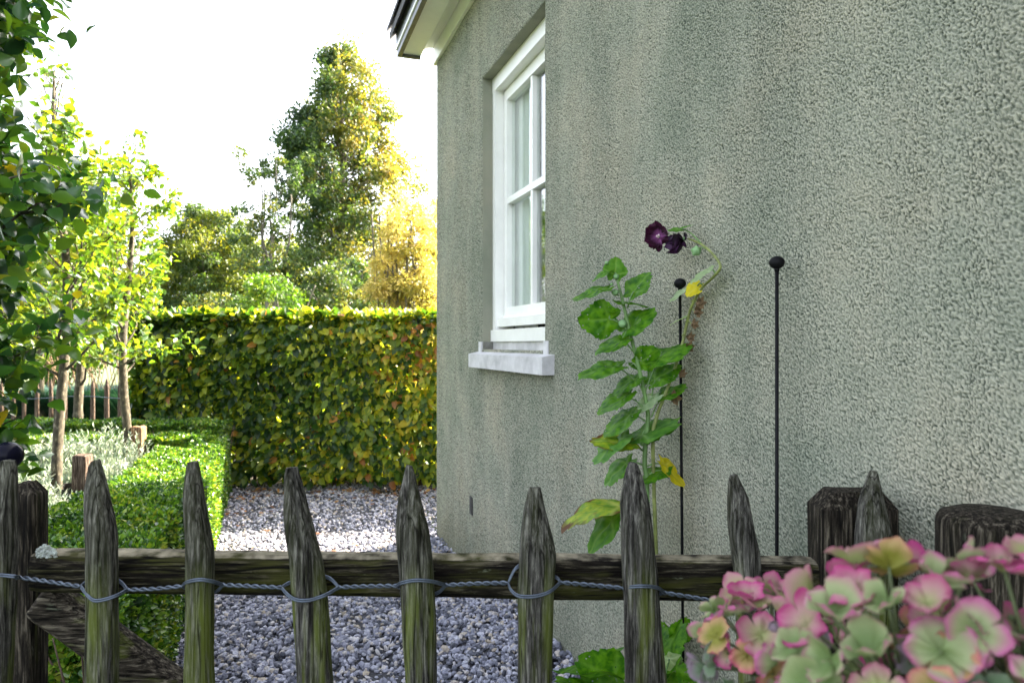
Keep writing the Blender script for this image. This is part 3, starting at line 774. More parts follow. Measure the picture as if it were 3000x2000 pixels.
    hbox(si, OY0, OY1, 0.060, 0.075, 1.35, 1.4145)
    si.build("window_sill", M['sill'], t, smooth=False)
    # eaves
    YE = YF + 0.0
    fr = MB(); hprof(fr, [(-0.022, 3.392), (0.004, 3.392), (0.004, 3.56), (-0.022, 3.56)], YN, YE + 0.012); fr.build("frieze_board", M['white'], t, smooth=False)
    co = MB(); pr = [(-0.0225, 3.53)]
    for k in range(9):
        a_ = math.pi / 2 * k / 8
        pr.append((-0.0225 - 0.095 * math.sin(a_), 3.435 + 0.075 * math.cos(a_) ** 1.0))
    pr += [(-0.12, 3.57), (-0.0225, 3.57)]
    hprof(co, pr, YN, YE - 0.004); co.build("soffit", M['soffit'], t, smooth=True, sharp=35)
    bx = MB(); hprof(bx, [(-0.118, 3.432), (-0.118, 3.60), (-0.268, 3.60), (-0.268, 3.432)], YN, YE - 0.006); bx.build("eaves_box", M['soffit'], t, smooth=False)
    gt = MB()
    hprof(gt, [(-0.282, 3.413), (-0.252, 3.413), (-0.252, 3.4315), (-0.2685, 3.4315), (-0.2685, 3.455), (-0.282, 3.455)], YN, YE)
    hbox(gt, YE - 0.03, YE, -0.2515, -0.118, 3.413, 3.4315)
    hprof(gt, [(-0.276, 3.456), (-0.2685, 3.456), (-0.2685, 3.60), (-0.290, 3.60), (-0.290, 3.505)], YN, YE - 0.002)
    gt.build("gutter", M['zinc'], t, smooth=False)
    zs = MB(); hprof(zs, [(-0.291, 3.457), (-0.2765, 3.457), (-0.2765, 3.478), (-0.291, 3.478)], YN, YE - 0.001); zs.build("gutter_lip", M['white'], t, smooth=False)  # zinc edge coloured white, the light on it put into the colour
    rf = MB(); oh = -0.33; pitch = 3.6 / (DEP / 2)  # unseen ridge steepened so that its shadow covers the nearest pear tree
    zr = 3.53
    hprof(rf, [(oh, zr), (DEP / 2, zr + (DEP / 2 - oh) * pitch), (DEP - oh, zr), (DEP - oh, zr + 0.09), (DEP / 2, zr + 0.09 + (DEP / 2 - oh) * pitch), (oh, zr + 0.055)], YN - 0.1, YE + 0.03)
    # tile courses: stepped rows with a ragged verge
    for k in range(24):
        q = oh + 0.005 + k * 0.15
        za = zr + 0.075 + (q - oh) * pitch
        hprof(rf, [(q - 0.02, za - 0.012), (q + 0.15, za + 0.15 * pitch), (q + 0.15, za + 0.15 * pitch + 0.016), (q - 0.02, za + 0.018)], YN - 0.1, YE + 0.05)
    rf.build("roof", M['tile'], t, smooth=False)
    # air brick
    vb = MB(); yv = 3.985; zv = 0.405
    for k in range(7):
        hbox(vb, yv, yv + 0.055, -0.009, 0.01, zv + k * 0.0145, zv + k * 0.0145 + 0.008)
    hbox(vb, yv - 0.004, yv + 0.059, -0.0065, 0.004, zv - 0.005, zv + 0.100)
    vb.build("air_vent", M['ventplastic'], t, smooth=False)
build_house()

# ------------------------------------------------------------------ fences
def nz(x, y, z=0.0): return mnoise.noise(Vector((x, y, z)))

def picket_mesh(rows, Y, depth, seed, base_z, crack=False, nseg=26, ext=None):
    """rows: (photo y, left x, right x) of the outline at distance Y -> cleft half-round stake standing on base_z"""
    rr = [(EYE - (py - 1008) / 2000 * Y, (a - 1500) / 2000 * Y, (b - 1500) / 2000 * Y) for py, a, b in rows]
    z_l, a_l, b_l = rr[-1]
    rr.append((base_z, a_l + (ext or 0.0), b_l + (ext or 0.0) - 0.002))
    zs = [rr[0][0]]
    zz = rr[0][0]
    while zz > base_z + 0.02:
        zz -= 0.010 if zz > rr[0][0] - 0.5 else 0.025
        zs.append(max(zz, base_z))
    Z = np.array([r[0] for r in rr][::-1]); A = np.array([r[1] for r in rr][::-1]); B = np.array([r[2] for r in rr][::-1])
    vs = []; fs = []
    z0 = rr[0][0]
    for z in zs:
        a = np.interp(z, Z, A); b = np.interp(z, Z, B)
        c = (a + b) / 2; hw = (b - a) / 2
        hd = min(depth, 0.35 * depth + (z0 - z) * 0.16)
        cd = 0
        for k in range(nseg):
            t = 2 * math.pi * k / nseg
            cx, sy = math.cos(t), math.sin(t)
            ux = math.copysign(abs(cx) ** 0.75, cx)
            x = c + hw * ux
            y = -hd * math.copysign(abs(sy) ** 0.8, sy) * (1.0 if sy > 0 else 0.6)
            g = nz(x * 70 + seed * 9, z * 4.0, seed * 3.1) * 0.0028 + nz(x * 22, z * 9, seed * 5.7) * 0.0025
            e = nz(seed * 4 + (3 if cx > 0 else 0), z * 16, 1.5) * 0.0018
            if crack and sy > 0.2:
                xc = c + hw * (0.05 + 0.35 * (z - z0 + 0.2))
                dd = abs(x - xc)
                if z > z0 - 0.30: y += 0.012 * max(0, 1 - dd / 0.006)
            vs.append((x + e + g * 0.3 * ux, Y + y - g * sy, z + (0.004 * nz(x * 60, seed) if z == z0 else 0)))
    n = len(zs)
    for i in range(n - 1):
        for k in range(nseg):
            k2 = (k + 1) % nseg
            fs.append((i*nseg+k, (i+1)*nseg+k, (i+1)*nseg+k2, i*nseg+k2))
    fs.append(tuple(range(nseg))); fs.append(tuple(range((n-1)*nseg, n*nseg))[::-1])
    return vs, fs

def log_mesh(p0, p1, r0, r1, seed, top_flat=0.75, n=26, steps=90, up=Vector((0, 0, 1))):
    """rough half-round rail from p0 to p1"""
    p0, p1 = Vector(p0), Vector(p1); d = (p1 - p0); L = d.length; d.normalize()
    f = d.cross(up).normalized(); u = f.cross(d).normalized()
    vs = []; fs = []; tt = []
    for i in range(steps + 1):
        s = i / steps; p = p0.lerp(p1, s); r = r0 + (r1 - r0) * s
        rr = r * (1 + 0.06 * nz(s * L * 5, seed) + 0.03 * nz(s * L * 17, seed + 4))
        endk = 1.0 if 0 < i < steps else 0.93
        for k in range(n):
            t = 2 * math.pi * k / n
            a = math.cos(t); b = math.sin(t)
            g = 1 + 0.05 * nz(a * 3 + seed, b * 3, s * L * 2.5) + 0.035 * nz(a * 9, b * 9 + seed, s * L * 3)
            vs.append(p + (f * math.copysign(abs(a) ** .55, a) * 0.78 + u * math.copysign(abs(b) ** 0.55, b)) * rr * g * endk * .96)
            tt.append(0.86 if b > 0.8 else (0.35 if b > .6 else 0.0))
    for i in range(steps):
        for k in range(n):
            k2 = (k + 1) % n
            fs.append((i*n+k, i*n+k2, (i+1)*n+k2, (i+1)*n+k))
    fs.append(tuple(range(n))[::-1]); fs.append(tuple(range(steps*n, (steps+1)*n)))
    return vs, fs, tt

def post_mesh(x0, x1, y0, y1, z0, z1, ch, seed, n=30):
    """squared post with chamfered, weathered head"""
    vs = []; fs = []
    cx, cy, hx, hy = (x0+x1)/2, (y0+y1)/2, (x1-x0)/2, (y1-y0)/2
    levels = [z0 + (z1 - ch - z0) * k / 40 for k in range(41)] + [z1 - ch * 0.5, z1 - ch * 0.12, z1]
    for li, z in enumerate(levels):
        over = max(0, z - (z1 - ch))
        sh = over * 0.8
        for k in range(n):
            t = 2 * math.pi * k / n
            c, s = math.cos(t), math.sin(t)
            e = 0.28
            ax = math.copysign(abs(c) ** e, c); ay = math.copysign(abs(s) ** e, s)
            g = 0.0035 * nz(ax * 3 + seed, ay * 3, z * 3) + 0.0014 * nz(ax * 14, ay * 14 + seed, z * 4)
            vs.append((cx + (hx - sh + g) * ax, cy + (hy - sh * 0.7 + g) * ay, z + (0.006 * nz(ax * 3, ay * 3, seed) if li >= 41 else 0)))
    m = len(levels)
    for i in range(m - 1):
        for k in range(n):
            k2 = (k+1) % n
            fs.append((i*n+k, i*n+k2, (i+1)*n+k2, (i+1)*n+k))
    fs.append(tuple(range((m-1)*n, m*n)))
    return vs, fs

FY = 1.2
GZ = ground(0, 1.2)
PICKETS = [
    ([(1348, 8, 42), (1365, 4, 46), (1400, -4, 49), (1585, -14, 50), (2000, -35, 33)], False),
    ([(1348, 269, 293), (1358, 264, 297), (1441, 253, 318), (1518, 257, 333), (1585, 260, 344), (1700, 261, 345), (2000, 257, 344)], False),
    ([(1353, 552, 580), (1362, 549, 583), (1441, 543, 597), (1600, 548, 624), (1730, 550, 625), (2000, 548, 627)], False),
    ([(1370, 838, 872), (1385, 833, 878), (1489, 830, 904), (1632, 849, 944), (1752, 856, 959), (2000, 873, 975)], True),
    ([(1362, 1190, 1210), (1375, 1186, 1214), (1465, 1167, 1234), (1550, 1162, 1257), (1680, 1170, 1270), (1824, 1179, 1276), (2000, 1186, 1280)], False),
    ([(1427, 1550, 1581), (1440, 1545, 1585), (1499, 1531, 1600), (1585, 1523, 1622), (1632, 1519, 1630), (1728, 1516, 1624), (2000, 1516, 1617)], False),
    ([(1355, 1843, 1866), (1365, 1837, 1871), (1390, 1830, 1880), (1475, 1815, 1901), (1580, 1820, 1916), (1680, 1825, 1928), (1776, 1827, 1933), (2000, 1832, 1954)], False),
    ([(1391, 2138, 2160), (1405, 2134, 2166), (1456, 2131, 2191), (1527, 2131, 2203), (1608, 2141, 2220), (1680, 2151, 2227), (2000, 2165, 2250)], False),
    ([(1377, 2550, 2567), (1390, 2544, 2572), (1441, 2524, 2583), (1475, 2515, 2590), (1556, 2507, 2605), (1623, 2502, 2605), (2000, 2505, 2610)], False),
]

def helix(pts, r, turns_per_m, phase):
    pts = [Vector(p) for p in pts]; out = []
    acc = 0; d0 = None
    # resample
    res = []
    for i in range(len(pts) - 1):
        L = (pts[i+1] - pts[i]).length; k = max(2, int(L / 0.0016))
        for j in range(k): res.append(pts[i].lerp(pts[i+1], j / k))
    res.append(pts[-1])
    for i, p in enumerate(res):
        d = (res[min(i+1, len(res)-1)] - res[max(i-1, 0)]).normalized()
        if i: acc += (p - res[i-1]).length
        u = d.cross(Vector((0, 1, 0))).normalized(); v = d.cross(u)
        a = acc * turns_per_m * 2 * math.pi + phase
        out.append(p + (u * math.cos(a) + v * math.sin(a)) * r)
    return out

def smooth_curve(pts, k=8):
    pts = [Vector(p) for p in pts]; out = []
    for i in range(len(pts) - 1):
        p0 = pts[max(i-1, 0)]; p1 = pts[i]; p2 = pts[i+1]; p3 = pts[min(i+2, len(pts)-1)]
        for j in range(k):
            t = j / k
            out.append(0.5 * ((2*p1) + (p2-p0)*t + (2*p0-5*p1+4*p2-p3)*t*t + (3*p1-p0-3*p2+p3)*t**3))
    out.append(pts[-1])
    return out

def build_fence():
    t = thing("picket_fence", "weathered mossy cleft wood picket fence with twisted wire in the foreground", "fence", (0, FY, GZ))
    for i, (rows, cr) in enumerate(PICKETS):
        vs, fs = picket_mesh(rows, FY, 0.026, 1.7 + i * 2.3, GZ, cr, ext=0.004 if i == 3 else 0.0)
        o = MB().add(vs, fs).build("picket", M['wood'], t, sharp=50)
        if cr: o["label"] = "picket split open by a long crack from its top"
    Yr = 1.268
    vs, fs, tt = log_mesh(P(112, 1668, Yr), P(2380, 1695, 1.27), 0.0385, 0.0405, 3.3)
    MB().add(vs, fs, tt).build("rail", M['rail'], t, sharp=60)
    # brace runs down to the foot of the fence
    p0, p1 = P(128, 1748, 1.30), P(1010, 2392, 1.30)
    vs, fs, tt = log_mesh(p0, p1, 0.039, 0.039, 8.1)
    b = MB().add(vs, fs).build("brace", M['brace'], t)
    vs, fs = post_mesh(-0.975, -0.922, 1.312, 1.362, GZ, EYE - (1413 - 1008) / 2000 * 1.33, 0.022, 2.2)
    MB().add(vs, fs).build("post", M['post'], t, sharp=40)
    vs, fs = post_mesh(0.560, 0.700, 1.222, 1.305, GZ, EYE - (1443 - 1008) / 2000 * 1.235, 0.03, 6.4)
    o = MB().add(vs, fs).build("post", M['post'], t, sharp=40)
    o["label"] = "thick squared post with bevelled head"
    # lower rail near the ground
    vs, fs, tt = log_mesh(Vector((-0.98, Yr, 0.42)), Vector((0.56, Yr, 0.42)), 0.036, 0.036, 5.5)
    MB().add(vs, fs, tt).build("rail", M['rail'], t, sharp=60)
    # lichen tuft on the rail's end
    lb = MB()
    for k in range(150):
        u_ = random.random(); c = P(108 + 56 * u_, 1632 - 42 * random.random() * (1 - abs(u_ - .45)), 1.2285)
        sd = random.random() * 50
        lb.sphere(c, random.uniform(.0014, .0036), 0.6, 7, 5, f=lambda d: 1 + 0.8 * nz(d.x * 3 + sd, d.y * 3, d.z * 3))
    lb.build("lichen", M['lichen'], t)
    # twisted wire: double twisted runs between pickets, loops round each one
    wb = MB(); Yw = FY - 0.004; R0 = 0.00155
    runs = [[(-70, 1678), (-25, 1683)], [(56, 1690), (120, 1699), (237, 1717)], [(372, 1726), (450, 1724), (536, 1715)], [(652, 1712), (740, 1716), (826, 1720)],
            [(992, 1719), (1080, 1716), (1163, 1715)], [(1305, 1713), (1400, 1708), (1490, 1706)], [(1640, 1705), (1730, 1712), (1832, 1722)], [(1946, 1735), (2040, 1750), (2130, 1765)], [(2245, 1775), (2370, 1782), (2490, 1786)]]
    for r in runs:
        c = smooth_curve([P(x, y, Yw) for x, y in r], 6)
        for ph in (0, math.pi):
            wb.tube(helix(c, 0.0022, 34, ph), R0 * 1.25, 7)
    fr = FY - 0.0295; bk = FY + 0.022
    loops = [  # front strand points, back strand points
        ([(-26, 1683, Yw), (-8, 1683, fr), (20, 1685, fr-.001), (46, 1688, fr), (57, 1690, Yw)], [(-26, 1683, Yw), (10, 1700, bk), (57, 1690, Yw)]),
        ([(236, 1716, Yw), (256, 1742, Yw-.02), (277, 1758, fr), (310, 1754, fr-.001), (344, 1742, Yw-.02), (373, 1726, Yw)], [(236, 1717, Yw), (256, 1702, Yw+.012), (300, 1690, bk), (349, 1701, Yw+.012), (373, 1726, Yw)]),
        ([(535, 1715, Yw), (548, 1704, Yw-.018), (585, 1697, fr-.001), (622, 1702, Yw-.018), (653, 1712, Yw)], [(535, 1715, Yw), (580, 1740, bk), (628, 1735, Yw+.01), (653, 1712, Yw)]),
        ([(825, 1720, Yw), (840, 1738, Yw-.015), (866, 1755, fr), (905, 1757, fr-.001), (952, 1742, Yw-.02), (993, 1719, Yw)], [(825, 1720, Yw), (848, 1706, Yw+.01), (900, 1690, bk), (960, 1690, Yw+.01), (993, 1720, Yw)]),
        ([(1162, 1715, Yw), (1175, 1707, Yw-.018), (1215, 1699, fr-.001), (1265, 1702, Yw-.02), (1306, 1713, Yw)], [(1162, 1715, Yw), (1220, 1742, bk), (1278, 1737, Yw+.01), (1306, 1713, Yw)]),
        ([(1489, 1706, Yw), (1497, 1727, Yw-.016), (1522, 1745, fr), (1570, 1745, fr-.001), (1612, 1731, Yw-.02), (1641, 1705, Yw)], [(1489, 1706, Yw), (1518, 1658, Yw+.004), (1570, 1662, bk), (1629, 1690, Yw+.004), (1641, 1706, Yw)]),
        ([(1831, 1722, Yw), (1848, 1718, Yw-.018), (1885, 1716, fr-.001), (1925, 1720, Yw-.018), (1947, 1735, Yw)], [(1831, 1722, Yw), (1880, 1742, bk), (1947, 1735, Yw)]),
        ([(2129, 1765, Yw), (2150, 1776, Yw-.02), (2190, 1784, fr-.001), (2225, 1780, Yw-.02), (2246, 1775, Yw)], [(2129, 1765, Yw), (2190, 1756, bk), (2246, 1775, Yw)]),
        ([(2489, 1786, Yw), (2510, 1780, Yw-.02), (2556, 1774, fr-.001), (2600, 1780, Yw-.02), (2620, 1790, Yw)], [(2489, 1786, Yw), (2556, 1800, bk), (2620, 1790, Yw)]),
    ]
    for f, b_ in loops:
        for dz in (-0.0016, 0.0016):
            wb.tube(smooth_curve([P(x, y, Y) + Vector((0, dz * .3, dz)) for x, y, Y in f], 8), R0 * 1.05, 7)
            wb.tube(smooth_curve([P(x, y, Y) + Vector((0, dz * .3, dz)) for x, y, Y in b_], 8), R0 * 1.05, 7)
    wb.build("wire", M['wire'], t)
build_fence()

def build_round_post():
    Y = 1.035
    c = P(2905, 0, Y); top = EYE - (1505 - 1008) / 2000 * Y; r = 0.074
    t = thing("wooden_post", "dark round topped wooden post hard against the wall behind the hydrangea", "post", (c.x, Y, GZ))
    mb = MB(); vs = []; fs = []; n = 40
    lv = [(GZ, 1.0)] + [(GZ + (top - .02 - GZ) * k / 30, 1.0) for k in range(1, 31)] + [(top - .010, 0.985), (top - .003, 0.93), (top + .004, 0.7), (top + .007, 0.35)]
    for z, k in lv:
        for j in range(n):
            a = 2 * math.pi * j / n
            g = 1 + 0.03 * nz(math.cos(a) * 4, math.sin(a) * 4, z * 2) + 0.015 * nz(math.cos(a) * 14, math.sin(a) * 14, z * 3)
            vs.append((c.x + math.cos(a) * r * k * g, Y + math.sin(a) * r * k * g, z))
    m = len(lv)
    for i in range(m - 1):
        for j in range(n):
            j2 = (j + 1) % n; fs.append((i*n+j, i*n+j2, (i+1)*n+j2, (i+1)*n+j))
    fs.append(tuple(range((m-1)*n, m*n)))
    tp = MB().add(vs, fs).build("shaft", M['post'], t, sharp=50)
    # weather split and an iron cap band
    bd = MB(); 
    for k in range(1): 
        pts = [(c.x + math.cos(a) * r * 1.03, Y + math.sin(a) * r * 1.03, top - 0.22) for a in np.linspace(0, 2 * math.pi, 41)]
        bd.tube(pts, 0.003, 6)
    bd.build("binding_wire", M['wire'], t)
build_round_post()

def build_stake(px, py_ball, Y, label, tilt=0.0):
    top = P(px, py_ball, Y); gz = ground(0, Y)
    t = thing("plant_stake", label, "stake", (top.x + tilt, Y, gz), group="black ball topped plant stakes")
    r = 0.0041
    m = MB(); m.tube([(top.x + tilt, Y, gz - 0.1), (top.x + tilt * 0.5, Y, (gz + top.z) / 2), (top.x, Y, top.z - 0.010)], r, 12)
    m.build("rod", M['iron'], t)
    b = MB(); b.sphere(top, 0.0168, 0.86, 28, 16); b.tube([top - Vector((0, 0, 0.02)), top - Vector((0, 0, 0.011))], [0.0052, 0.0062], 12)
    b.build("ball_finial", M['iron'], t)
build_stake(2276, 769, 1.52, "taller slim black rod with ball top, standing apart from any plant")
build_stake(1992, 830, 1.885, "slim black rod with ball top standing beside the hollyhock stems", tilt=0.012)

def build_gloss_ball():
    Y = 1.62; c = P(22, 1334, Y); gz = ground(0, Y)
    t = thing("garden_ball_stake", "glossy black ball on a stake behind the leftmost picket", "stake", (c.x, Y, gz))
    m = MB(); m.tube([(c.x, Y, gz - .1), (c.x, Y, c.z - .025)], 0.006, 12); m.build("rod", M['iron'], t)
    b = MB(); b.sphere(c, 0.0335, 1.0, 36, 20); b.build("ball", M['glossball'], t)
build_gloss_ball()

def build_far_fence():
    Y = 8.9
    t = thing("picket_fence", "distant pale cleft picket fence in front of the reed clump", "fence", (P(190, 0, Y).x, Y, 0))
    xs = [(-40, 14), (5, 12), (40, 13), (71, 12), (109, 14), (150, 13), (191, 13), (230, 17), (272, 15), (313, 17), (352, 15), (392, 15), (430, 15)]
    for i, (x, wd) in enumerate(xs):
        yt = 1112 + random.uniform(-5, 12)
        vs, fs = picket_mesh([(yt, x - 2, x + 2), (yt + 22, x - wd * .4, x + wd * .4), (1300, x - wd * .5, x + wd * .5)], Y + 0.03 * (i % 2), 0.022, i * 3.1, 0, nseg=10)
        MB().add(vs, fs).build("picket", M['stake_dark'], t)
    wb = MB(); c = [P(x, 1164 + 4 * math.sin(x * 0.02), Y - 0.03) for x in range(-60, 450, 20)]
    wb.tube(c, 0.006, 6); wb.build("wire", M['wire'], t)
build_far_fence()

# ------------------------------------------------------------------ hedges
def beech_hedge():
    x0, x1, y0, y1, zt = -3.62, 1.9, 6.46, 7.15, 1.665
    t = thing("beech_hedge", "tall clipped beech hedge with green and rusty leaves across the end of the path", "hedge", ((x0+x1)/2, (y0+y1)/2, 0))
    parts = []
    def cloud(n, pos, out, down=0.7, L=(0.07, 0.112), dark=0.0):
        ax = out * 0.5 + rvec(n) * 0.75 + np.array([0, 0, -down])
        nr = out * 0.9 + rvec(n) * 0.7 + np.array([0, 0, 0.5])
        l = L[0] + (L[1] - L[0]) * RNG.random(n)
        r = np.clip(RNG.random(n) * 0.9 + 0.12 * np.sin(pos[:, 0] * 2.3) * np.cos(pos[:, 2] * 3.1) + 0.20 * np.clip((pos[:, 0] + 2.6) / 1.8, -.6, 1) - .04 - dark, 0, 0.94)  # yellower towards the right: brighter light there put into the leaf tone
        rust = RNG.random(n) < (0.012 + 0.22 * np.exp(-((pos[:, 0] + 0.75) ** 2) / 0.15 - ((pos[:, 2] - 1.35) ** 2) / 0.05) + 0.045 * np.clip((pos[:, 0] + 2.2) / 1.6, 0, 1) * (np.sin(pos[:, 0] * 6) * np.sin(pos[:, 2] * 7 + pos[:, 0] * 2) > .1))
        r[rust] = 0.96 + 0.04 * RNG.random(rust.sum())
        parts.append(leaves(pos, ax, nr, l, l * (0.62 + 0.12 * RNG.random(n)), LEAF7, r))
    def wob(x, z): return 0.05 * np.sin(x * 2.1 + 1.3 * np.sin(z * 2.7)) * np.cos(z * 3.3 + x) + 0.03 * np.sin(x * 7.3 + z * 5)
    n = 10500
    x = x0 + (x1 - x0) * RNG.random(n); z = 0.10 + (zt - 0.10) * RNG.random(n) ** 0.95
    lowcut = 0.10 + 0.10 * np.sin(x * 5.0) ** 2
    z = np.maximum(z, lowcut)
    d = RNG.exponential(0.055, n)
    rr = np.clip((x0 + 0.35 - x) / 0.35, 0, 1) ** 2 * 0.3 + np.clip((z - zt + 0.16) / 0.16, 0, 1) ** 2 * 0.16
    y = y0 - 0.02 + d + wob(x, z) + rr
    cloud(n, np.array([x, y, z]).T, np.tile([0, -1.0, 0], (n, 1)))
    n = 6500   # top
    x = x0 + (x1 - x0) * RNG.random(n); y = y0 + (y1 - y0) * RNG.random(n)
    z = zt + 0.025 * np.sin(x * 6) * np.cos(y * 4) - RNG.exponential(0.03, n) + 0.02 * RNG.random(n)
    cloud(n, np.array([x, y, z]).T, np.tile([0, 0, 1.0], (n, 1)), down=0.1)
    n = 2200   # left end
    y = y0 + (y1 - y0) * RNG.random(n); z = 0.1 + (zt - 0.1) * RNG.random(n)
    cloud(n, np.array([x0 + RNG.exponential(0.05, n) + 0.08 * np.clip((z - 1.4), 0, 1), y, z]).T, np.tile([-1.0, 0, 0], (n, 1)))
    n = 12000   # inside and back
    pos = np.array([x0 + 0.1 + (x1 - x0 - 0.1) * RNG.random(n), y0 + 0.15 + (y1 - y0 - 0.12) * RNG.random(n) ** 0.7, 0.06 + (zt - 0.1) * RNG.random(n) ** 1.15]).T
    cloud(n, pos, rvec(n), L=(0.07, 0.10))
    n = 650     # shoots standing above the clipped top
    px = x0 + (x1 - x0) * RNG.random(n)
    pos = np.array([px, y0 + 0.5 * RNG.random(n), zt - 0.02 + 0.06 * RNG.random(n) ** 2]).T
    ax = np.array([0, 0, 0.7]) + 0.8 * rvec(n)
    parts.append(leaves(pos, ax, rvec(n) + np.array([0, -.6, 0]), np.full(n, .075), np.full(n, .045), LEAF7, 0.5 + 0.44 * RNG.random(n)))
    V, F, r = merge(parts)
    np_mesh("foliage", V, F, M['beech'], t, r)
    sb = MB()
    for k in range(26):
        bx = x0 + 0.2 + (x1 - x0 - 0.3) * k / 25 + random.uniform(-.05, .05); by = y0 + 0.3 + random.uniform(-.08, .08)
        sb.tube([(bx, by, -0.05), (bx + random.uniform(-.03, .03), by, 0.4), (bx + random.uniform(-.08, .08), by + random.uniform(-.08, .08), 1.5)], [0.018, 0.015, 0.006], 7)
        for j in range(9):
            z = 0.2 + 1.3 * random.random()
            sb.tube([(bx, by, z), (bx + random.uniform(-.15, .15), by - random.uniform(.05, .15), z + .12), (bx + random.uniform(-.3, .3), by - random.uniform(.15, .28), z + random.uniform(.1, .3))], [0.006, 0.004, 0.002], 4)
    sb.build("stems", M['twig'], t)
beech_hedge()

def box_hedge(corner_c, width, ya, yb, top, n_top, n_side, name_label, seed, cross=None, leaf=0.024, group=None):
    """clipped box hedge along the path; right face on the line x + .3525 y = corner_c. cross=(x0,x1): one lying across"""
    if cross: base = ((cross[0]+cross[1])/2, (ya+yb)/2, 0)
    else: base = (corner_c - 0.3525*(ya+yb)/2 - width/2, (ya+yb)/2, ground(0, (ya+yb)/2))
    t = thing("box_hedge", name_label, "hedge", base, group=group)
    parts = []
    def put(n, a, b, z, out, d):
        # a: 0..1 across, b: depth y, z height; d inset along -out
        if cross:
            x = cross[0] + (cross[1]-cross[0]) * a; y = b
        else:
            x = corner_c - 0.3525 * b - width * 1.06 * (1 - a); y = b
        g = ground_np(y)
        pos = np.array([x, y, z + g]).T - out * d[:, None]
        bump = 0.013 * np.sin(pos[:, 0] * 9 + 2 * np.sin(pos[:, 1] * 7)) * np.cos(pos[:, 1] * 8 + pos[:, 2] * 6) + 0.012 * np.sin(pos[:, 1] * 23 + pos[:, 0] * 17)
        pos = pos + out * bump[:, None]
        ax = out * 0.8 + rvec(n) * 0.9 + np.array([0, 0, 0.35])
        nr = out * 0.6 + rvec(n) * 0.8 + np.array([0, 0, 0.4])
        l = leaf * (0.7 + 0.6 * RNG.random(n))
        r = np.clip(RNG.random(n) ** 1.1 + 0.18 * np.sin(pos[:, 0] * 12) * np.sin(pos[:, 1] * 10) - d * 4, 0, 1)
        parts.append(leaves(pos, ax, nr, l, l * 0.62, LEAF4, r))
    D = lambda n: RNG.exponential(0.014, n)
    n = n_top
    put(n, RNG.random(n), ya + (yb-ya) * RNG.random(n) ** 1.25, np.full(n, top), np.tile([0, 0, 1.0], (n, 1)), D(n))
    n = n_side
    zt = 0.03 + (top - 0.03) * RNG.random(n)
    if cross:
        put(n, RNG.random(n), np.full(n, ya), zt, np.tile([0, -1.0, 0], (n, 1)), D(n))
        m = n // 4
        put(m, np.ones(m), ya + (yb-ya) * RNG.random(m), 0.03 + (top-.03) * RNG.random(m), np.tile([1.0, 0, 0], (m, 1)), D(m))
    else:
        put(n, np.ones(n), ya + (yb-ya) * RNG.random(n) ** 1.2, zt, np.tile([0.943, 0.3325, 0], (n, 1)), D(n))
        m = n // 3
        put(m, np.zeros(m), ya + (yb-ya) * RNG.random(m), 0.03 + (top-.03) * RNG.random(m), np.tile([-0.943, -0.3325, 0], (m, 1)), D(m))
        m = n // 5
        put(m, RNG.random(m), np.full(m, yb), 0.03 + (top-.03) * RNG.random(m), np.tile([-.33, .943, 0], (m, 1)), D(m))
        put(m, RNG.random(m), np.full(m, ya), 0.03 + (top-.03) * RNG.random(m), np.tile([.33, -.943, 0], (m, 1)), D(m))
    V, F, r = merge(parts)
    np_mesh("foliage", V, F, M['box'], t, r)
    # woody twigs filling the inside
    sb = MB(); rs = random.Random(seed)
    for k in range(int((yb - ya) * 16) if not cross else int((cross[1]-cross[0]) * 16)):
        if cross: bx = rs.uniform(*cross); by = rs.uniform(ya + .05, yb - .05)
        else:
            by = rs.uniform(ya, yb); bx = corner_c - 0.3525 * by - rs.uniform(0.06, width - .06)
        g = ground(0, by)
        for j in range(4):
            sb.tube([(bx, by, g - .02), (bx + rs.uniform(-.06, .06), by + rs.uniform(-.06, .06), g + top * .5), (bx + rs.uniform(-.12, .12), by + rs.uniform(-.12, .12), g + top * .95)], [.008, .005, .002], 4)
    sb.build("stems", M['twig'], t)
    # dense dead inner foliage so that light does not pass straight through
    n = int(n_side * 0.35)
    if cross: x = cross[0] + .06 + (cross[1]-cross[0]-.12) * RNG.random(n); y = ya + .06 + (yb-ya-.1) * RNG.random(n)
    else:
        y = ya + .05 + (yb-ya-.1) * RNG.random(n); x = corner_c - 0.3525 * y - .06 - (width - .12) * RNG.random(n)
    z = 0.05 + (top - .1) * RNG.random(n) + ground_np(y)
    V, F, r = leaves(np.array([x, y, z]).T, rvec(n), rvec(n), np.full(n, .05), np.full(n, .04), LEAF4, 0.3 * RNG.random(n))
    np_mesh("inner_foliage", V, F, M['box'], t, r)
    return t
box_hedge(-0.40, 0.49, 1.75, 6.25, 0.575, 42000, 34000, "low clipped box hedge running along the left edge of the gravel path", 1, leaf=0.026)
box_hedge(0, 0, 6.02, 6.34, 0.69, 9000, 9000, "low box hedge lying across the bed at the foot of the beech hedge", 2, cross=(-5.2, -2.62), leaf=0.030)
box_hedge(0, 0, 5.5, 5.82, 0.635, 9000, 7000, "low box hedge across the bed, in front of the shadier one", 3, cross=(-4.8, -2.55), leaf=0.030)

